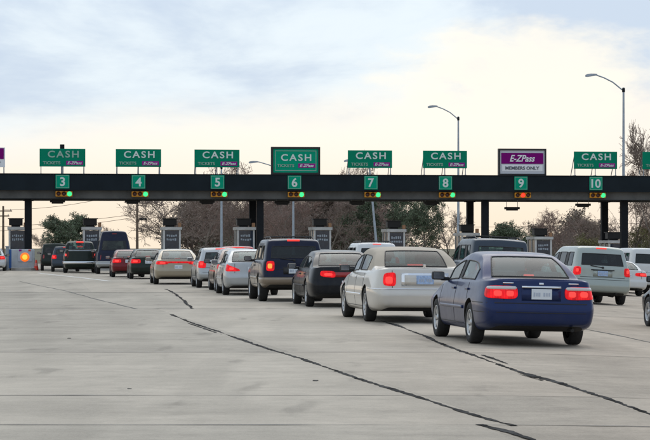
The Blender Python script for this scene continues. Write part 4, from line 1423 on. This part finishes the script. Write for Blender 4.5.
# 2 champagne sedan with a vinyl roof
def lincoln_extra(e):
    e.patch(e.rearrect(-.46, .46, .72, .97), 6, 3, .010, 'trunk_trim', M_chrome)
    e.patch(e.rearrect(-.40, .40, .745, .93), 6, 3, .013, 'trunk_panel', e.p.paint)
    e.patch(e.rearrect(-.17, .17, .755, .925), 4, 2, .016, 'plate_recess', M_plateblue)
    h = e.hit((.25, 0, 3), (0, 0, -1))
    e.put('badge', MB().box((.10, 0, h.z + .03), (.02, .05, .06), bev=.006).mesh('badge', M_chrome))
vehicle('luxury_sedan', 'champagne luxury sedan with tan vinyl roof behind the blue sedan', 'car',
        spec(paint=P_champ, roofmat=P_vinyl, L=5.47, W=1.985, H=1.485, zd=1.07, zh=.98, belt=.97, db=1.02, rr=1.62, bp=2.62, rf=3.15, cw=3.78, ro=1.36, wb=2.99, r=.335, tw=.215, rim='lace', rim_k=.68,
             qglass=False, rg=.76, roofbar=.70, seam=(1.66, 2.66, 3.80), seatm=M_seatlight,
             tl=dict(y=.57, phi=33, zl=(.715, .73), zh=(.985, .97), hot=(.63, .77, .76, .90, M_redhot)), hl=(.62, .76),
             bands=[(.655, .672, 80, .012, M_chrome, 'bumper_strip')], trim=(.50, .55, M_chrome), plate=(.835, M_plateblue), extra=lincoln_extra, handle=M_chrome, mirror=None, chmsl=(1, .30, .05), gl_rear=G_mid), 425, 44.3, 'cars queuing for the toll lanes', yaw=R(7.6))
# 3 black sedan
vehicle('sedan_car', 'black sedan between the champagne sedan and the navy SUV', 'car',
        spec(paint=P_black, L=4.98, W=1.86, H=1.40, zd=1.0, belt=.92, ro=1.10, wb=2.80, db=.70, rr=1.55, bp=2.36, rf=2.85, cw=3.62, seam=(1.40, 2.40, 3.56), r=.325,
             tl=dict(y=.30, phi=26, zl=(.72, .76), zh=(.885, .90), hot=(.38, .58, .77, .84, M_redhot)), trim=(.50, .54, M_dark), rim='spoke5', mirror=P_black,
             rects=[(-.40, .40, .74, .86, .008, M_red, 'reflector_panel')], plate=(.58, M_plate), gl_rear=G_mid), 348, 56, 'cars queuing for the toll lanes')
# 4 navy SUV with tan lower body
vehicle('suv', 'navy SUV with tan lower body and roof rack between two sedans', 'SUV',
        spec(style='box', paint=P_navyb, lower=P_tan, lower_rows=2, L=4.80, W=1.79, H=1.71, zh=1.08, belt=1.09, z3=.66, z4=.88, zb=.34, cp=1.02, bp=2.12, rf=2.65, cw=3.30, ro=1.02, wb=2.83, r=.365, tw=.235, rim='spoke5', rim_k=.60,
             slant=.20, rb=.76, tl=dict(y=.55, phi=37, zl=(.83, .83), zh=(1.10, 1.10), hot=(.60, .72, .90, 1.03, M_amberhot)), gl_rear=G_dark, gl_side=G_mid,
             bands=[(.50, .66, 74, .05, P_tan, 'rear_bumper'), (.662, .672, 74, .052, M_dark, 'bumper_pad')], plate=(.84, M_plate), recess=M_dark, chmsl=(1.655, .34, .05), rails=True, wiper=True, sill=.46, seam=(1.05, 2.14, 3.24),
             hl=(.74, .9), trim=(.60, .67, P_tan), mirror=M_dark, exh=-.55), 294.5, 62, 'cars queuing for the toll lanes')
# 5 silver sedan
vehicle('sedan_car', 'silver sedan with pointed red tail lights left of the navy SUV', 'car',
        spec(paint=P_silver, L=4.52, W=1.73, H=1.42, zd=1.02, belt=.94, ro=1.02, wb=2.70, db=.62, rr=1.36, bp=2.15, rf=2.62, cw=3.30, seam=(1.30, 2.18, 3.28), r=.31,
             tl=dict(y=.40, phi=58, zl=(.74, .74), zh=(.80, .99), hot=(.58, .72, .78, .86, M_redhot)), trim=(.48, .53, P_silver), mirror=P_silver, rim='spoke7', gl_rear=G_clear, chmsl=(1, .3, .06)), 253, 70.2, 'cars queuing for the toll lanes')
# 6 mauve sedan
vehicle('sedan_car', 'dull mauve sedan mostly hidden between two silver cars', 'car',
        spec(paint=P_mauve, L=4.6, W=1.74, H=1.44, zd=1.02, mirror=M_dark, ro=1.05, wb=2.62, rim='cover'), 242.5, 76.2, 'cars queuing for the toll lanes')
# 7 silver wagon
vehicle('station_wagon', 'silver station wagon with a roof brake light, right of the gold sedan', 'car',
        spec(style='box', paint=P_silver, L=4.45, W=1.74, H=1.47, zh=.95, belt=.96, z3=.50, z4=.74, zb=.22, cp=1.15, bp=2.0, rf=2.45, cw=3.10, ro=.92, wb=2.60, r=.31, slant=.40, rb=.70, rim='spoke5',
             tl=dict(y=.58, phi=55, zl=(.72, .74), zh=(.97, .99), hot=(.66, .78, .82, .93, M_redhot)), chmsl=(1.42, .36, .035), plate=(.78, M_plate), wiper=True, seam=(1.1, 2.02, 3.05), gl_rear=G_mid, gl_side=G_clear,
             bands=[(.56, .57, 74, .003, M_dark, 'bumper_groove')], mirror=P_silver), 221.5, 83.3, 'cars queuing for the toll lanes')
# 8 gold sedan
vehicle('sedan_car', 'gold sedan with a wide row of red tail lights below number four', 'car',
        spec(paint=P_gold, L=5.17, W=1.90, H=1.42, zd=.99, belt=.92, ro=1.12, wb=2.87, db=.62, rr=1.50, bp=2.45, rf=2.95, cw=3.85, seam=(1.40, 2.48, 3.72), r=.325,
             tl=dict(y=.40, phi=55, zl=(.80, .80), zh=(.93, .93), hot=(.52, .74, .82, .89, M_redhot)), rects=[(-.40, .40, .85, .92, .009, M_redlit, 'light_bar')], plate=(.70, M_plate), gl_rear=G_clear, mirror=P_gold), 178.5, 91.2, 'cars queuing for the toll lanes')
# 9 black sedan farther on
vehicle('sedan_car', 'black sedan left of the gold sedan, below number four', 'car',
        spec(paint=P_dgrn, L=4.6, W=1.75, H=1.42, zd=1.02, ro=1.02, wb=2.65, tl=dict(y=.36, phi=55, zl=(.74, .74), zh=(.93, .93), hot=(.5, .72, .78, .88, M_redhot)), gl_rear=G_clear, mirror=P_dgrn), 148.5, 107.3, 'cars queuing for the toll lanes')
# 10 dark red car
vehicle('sedan_car', 'dark red sedan between the tall van and the black sedan', 'car',
        spec(paint=P_red, L=4.4, W=1.69, H=1.385, zd=.98, belt=.90, ro=.98, wb=2.58, r=.30, db=.62, rr=1.3, bp=2.05, rf=2.5, cw=3.2, seam=(1.25, 2.08, 3.2), tl=dict(y=.36, phi=55, zl=(.72, .72), zh=(.90, .90), hot=(.46, .68, .76, .86, M_redhot)), mirror=P_red), 128.5, 114, 'cars queuing for the toll lanes')
# 11 conversion van
vehicle('conversion_van', 'tall dark blue van with raised roof and silver lower body', 'van',
        spec(style='box', paint=P_navyb, lower=P_silver, lower_rows=2, L=5.4, W=2.02, H=2.42, zh=1.25, belt=1.20, z3=.72, z4=.98, zb=.30, g7=.62, cp=1.5, bp=3.0, rf=3.75, cw=4.6, ro=1.15, wb=3.4, r=.37, tw=.23, slant=.30, rb=.66,
             tl=dict(y=.80, phi=25, zl=(.80, .80), zh=(1.06, 1.06), lit=0), gl_rear=G_dark, gl_side=G_mid, bands=[(.48, .64, 74, .05, P_silver, 'rear_bumper')], plate=(.78, M_plate), chmsl=(2.24, .26, .04),
             hl=(.8, .96), sill=.45, seam=(1.55, 3.0, 4.4), rects=[(-.012, .012, .7, 1.15, .006, M_dark, 'door_gap')], mirror=M_dark), 114.5, 128, 'cars queuing for the toll lanes')
# 12 dark pickup
vehicle('pickup_truck', 'dark pickup truck with silver bumper left of the tall van', 'pickup truck',
        spec(paint=P_dgrn, L=5.3, W=1.96, H=1.86, zd=1.36, zh=1.14, belt=1.20, z3=.72, z4=1.0, db=1.95, rr=2.15, bp=2.95, rf=3.35, cw=3.95, ro=1.20, wb=3.35, r=.375, tw=.235, qglass=False, roofbar=.74, sill=.50, seam=(2.2, 2.2, 3.6),
             tl=dict(y=.74, phi=25, zl=(.90, .90), zh=(1.20, 1.20), hot=(.80, .90, .98, 1.12, M_redhot)), bands=[(.52, .68, 76, .06, M_chrome, 'rear_bumper')], rects=[(-.70, .70, 1.27, 1.33, .01, M_galv, 'tailgate_strip')], plate=(.60, M_plate), gl_rear=G_mid, chmsl=(1, .34, .08), hl=(.8, .96), exh=-.6,
             extra=lambda e: e.put('cab_brake_light', MB().box((2.12, 0, 1.80), (.06, .42, .08), bev=.01).mesh('cab_brake_light', M_redhot))), 80.5, 133, 'cars queuing for the toll lanes')
# 13 slate blue car
vehicle('hatchback_car', 'slate blue hatchback between the pickup and a dark SUV', 'car',
        spec(style='box', paint=P_slate, L=4.3, W=1.74, H=1.56, zh=.98, belt=1.0, z3=.52, z4=.76, zb=.22, cp=1.1, bp=1.95, rf=2.4, cw=3.05, ro=.85, wb=2.6, r=.315, slant=.34, rb=.70, tl=dict(y=.56, phi=55, zl=(.78, .80), zh=(1.02, 1.04), hot=(.64, .78, .84, .98, M_redhot)), gl_rear=G_mid, chmsl=(1.50, .3, .03), plate=(.75, M_plate), seam=(1.05, 1.98, 3.0), mirror=P_slate), 65.5, 140.2, 'cars queuing for the toll lanes')
# 14 dark SUV
vehicle('suv', 'dark SUV at the head of the queue beside the crash cushion', 'SUV',
        spec(style='box', paint=P_dgrn, L=4.5, W=1.78, H=1.74, zh=1.06, belt=1.06, z3=.62, z4=.86, zb=.30, cp=1.0, bp=2.0, rf=2.5, cw=3.15, ro=.92, wb=2.65, r=.36, slant=.18, rb=.76, tl=dict(y=.66, phi=35, zl=(.78, .78), zh=(1.02, 1.02), lit=0), gl_rear=G_dark, gl_side=G_mid, chmsl=None, plate=(.80, M_plate), seam=(1.0, 2.0, 3.1), sill=.42, hl=(.72, .88)), 54.5, 146.2, 'cars queuing for the toll lanes')
# 15 white car cut by the left edge
vehicle('sedan_car', 'white car cut off by the left edge beside the crash cushion', 'car',
        spec(paint=P_white, L=4.6, W=1.78, H=1.43, tl=dict(y=.40, phi=55, zl=(.74, .74), zh=(.95, .95), hot=(.55, .76, .80, .90, M_redhot))), -8.5, 144, 'cars queuing for the toll lanes')
# 16 red car far ahead
vehicle('hatchback_car', 'red car with only its roof showing above the silver cars', 'car',
        spec(style='box', paint=P_bright, L=4.3, W=1.74, H=1.53, zh=.98, belt=.98, z3=.5, z4=.75, zb=.22, cp=1.1, bp=1.95, rf=2.4, cw=3.05, ro=.85, wb=2.6, r=.31, slant=.3, rb=.72, tl=dict(y=.56, phi=55, zl=(.78, .80), zh=(1.02, 1.04)), gl_rear=G_mid, chmsl=(1.475, .5, .035), plate=(.75, M_plate), seam=(1.05, 1.98, 3.0)), 239, 98.5, 'cars queuing for the toll lanes')
# 17 white minivan behind the black sedan
vehicle('minivan', 'white minivan roof showing behind the champagne sedan', 'minivan',
        spec(style='box', paint=P_white, L=4.7, W=1.84, H=1.665, zh=1.05, belt=1.02, z3=.55, z4=.80, zb=.24, cp=1.3, bp=2.5, rf=2.95, cw=3.75, ro=.95, wb=2.85, r=.32, slant=.30, rb=.72, tl=dict(y=.70, phi=40, zl=(.85, .85), zh=(1.12, 1.12)), gl_rear=G_dark, gl_side=G_mid, chmsl=(1.60, .30, .035), plate=(.8, M_plate), seam=(1.3, 2.5, 3.6), rails=True), 378, 85, 'cars queuing for the toll lanes')
# 18 dark SUV behind the blue sedan
vehicle('suv', 'dark grey-green SUV behind the roof of the blue sedan', 'SUV',
        spec(style='box', paint=P_slate, L=4.7, W=1.80, H=1.79, zh=1.12, belt=1.12, z3=.64, z4=.90, zb=.32, cp=1.05, bp=2.1, rf=2.6, cw=3.25, ro=1.0, wb=2.7, r=.365, slant=.16, rb=.80, tl=dict(y=.70, phi=32, zl=(.83, .83), zh=(1.08, 1.08)), gl_rear=G_mid, gl_side=G_mid, chmsl=None, plate=(.84, M_plate), seam=(1.05, 2.1, 3.2), sill=.44, hl=(.74, .9), rails=True), 500, 62.5, 'cars queuing for the toll lanes')
# 19 pale sage minivan
vehicle('minivan', 'pale sage minivan with dark rear window right of the blue sedan', 'minivan',
        spec(style='box', paint=P_sage, L=4.8, W=1.87, H=1.76, zh=1.06, belt=1.08, z3=.58, z4=.82, zb=.24, cp=1.35, bp=2.6, rf=3.05, cw=3.95, ro=.98, wb=2.87, r=.33, slant=.30, rb=.73,
             tl=dict(y=.70, phi=52, zl=(.86, .86), zh=(1.12, 1.12), hot=(.74, .82, .95, 1.06, M_redhot)), gl_rear=G_dark, gl_side=G_mid, chmsl=(1.69, .32, .04), plate=(.93, M_plateblue), recess=P_sage, wiper=True,
             bands=[(.74, .752, 76, .003, M_dark, 'bumper_groove')], rects=[(-.36, .36, 1.02, 1.05, .014, M_dark, 'tailgate_handle')], seam=(1.35, 2.6, 3.7), sill=.34, mirror=P_sage), 601.5, 69.5, 'cars queuing for the toll lanes')
# 20 white sedan
vehicle('sedan_car', 'white sedan with red tail lights right of the sage minivan', 'car',
        spec(paint=P_white, L=4.6, W=1.75, H=1.40, zd=1.02, tl=dict(y=.30, phi=55, zl=(.78, .78), zh=(.92, .92), hot=(.5, .74, .81, .89, M_redhot)), gl_rear=G_clear, mirror=P_white), 627, 91, 'cars queuing for the toll lanes')
# 21 white van
vehicle('minivan', 'white minivan with dark rear window at the right edge', 'minivan',
        spec(style='box', paint=P_white, L=4.9, W=1.95, H=1.98, zh=1.12, belt=1.20, z3=.62, z4=.92, zb=.26, cp=1.35, bp=2.6, rf=3.1, cw=3.95, ro=.98, wb=2.95, r=.345, slant=.22, rb=.76, tl=dict(y=.80, phi=30, zl=(.90, .90), zh=(1.22, 1.22), hot=(.80, .86, 1.0, 1.12, M_redhot)), gl_rear=G_dark, gl_side=G_dark, chmsl=None, plate=(.93, M_plate), seam=(1.35, 2.6, 3.7), sill=.36), 650, 99, 'cars queuing for the toll lanes')
# 22 dark car at the right edge
vehicle('sedan_car', 'dark car of which only the front corner shows at right edge', 'car',
        spec(paint=P_black, L=4.6, W=1.78, H=1.42, ro=1.02, wb=2.67, rim='spoke5', tl=dict(y=.40, phi=55, zl=(.74, .74), zh=(.95, .95))), 740, 44.6, 'cars queuing for the toll lanes')
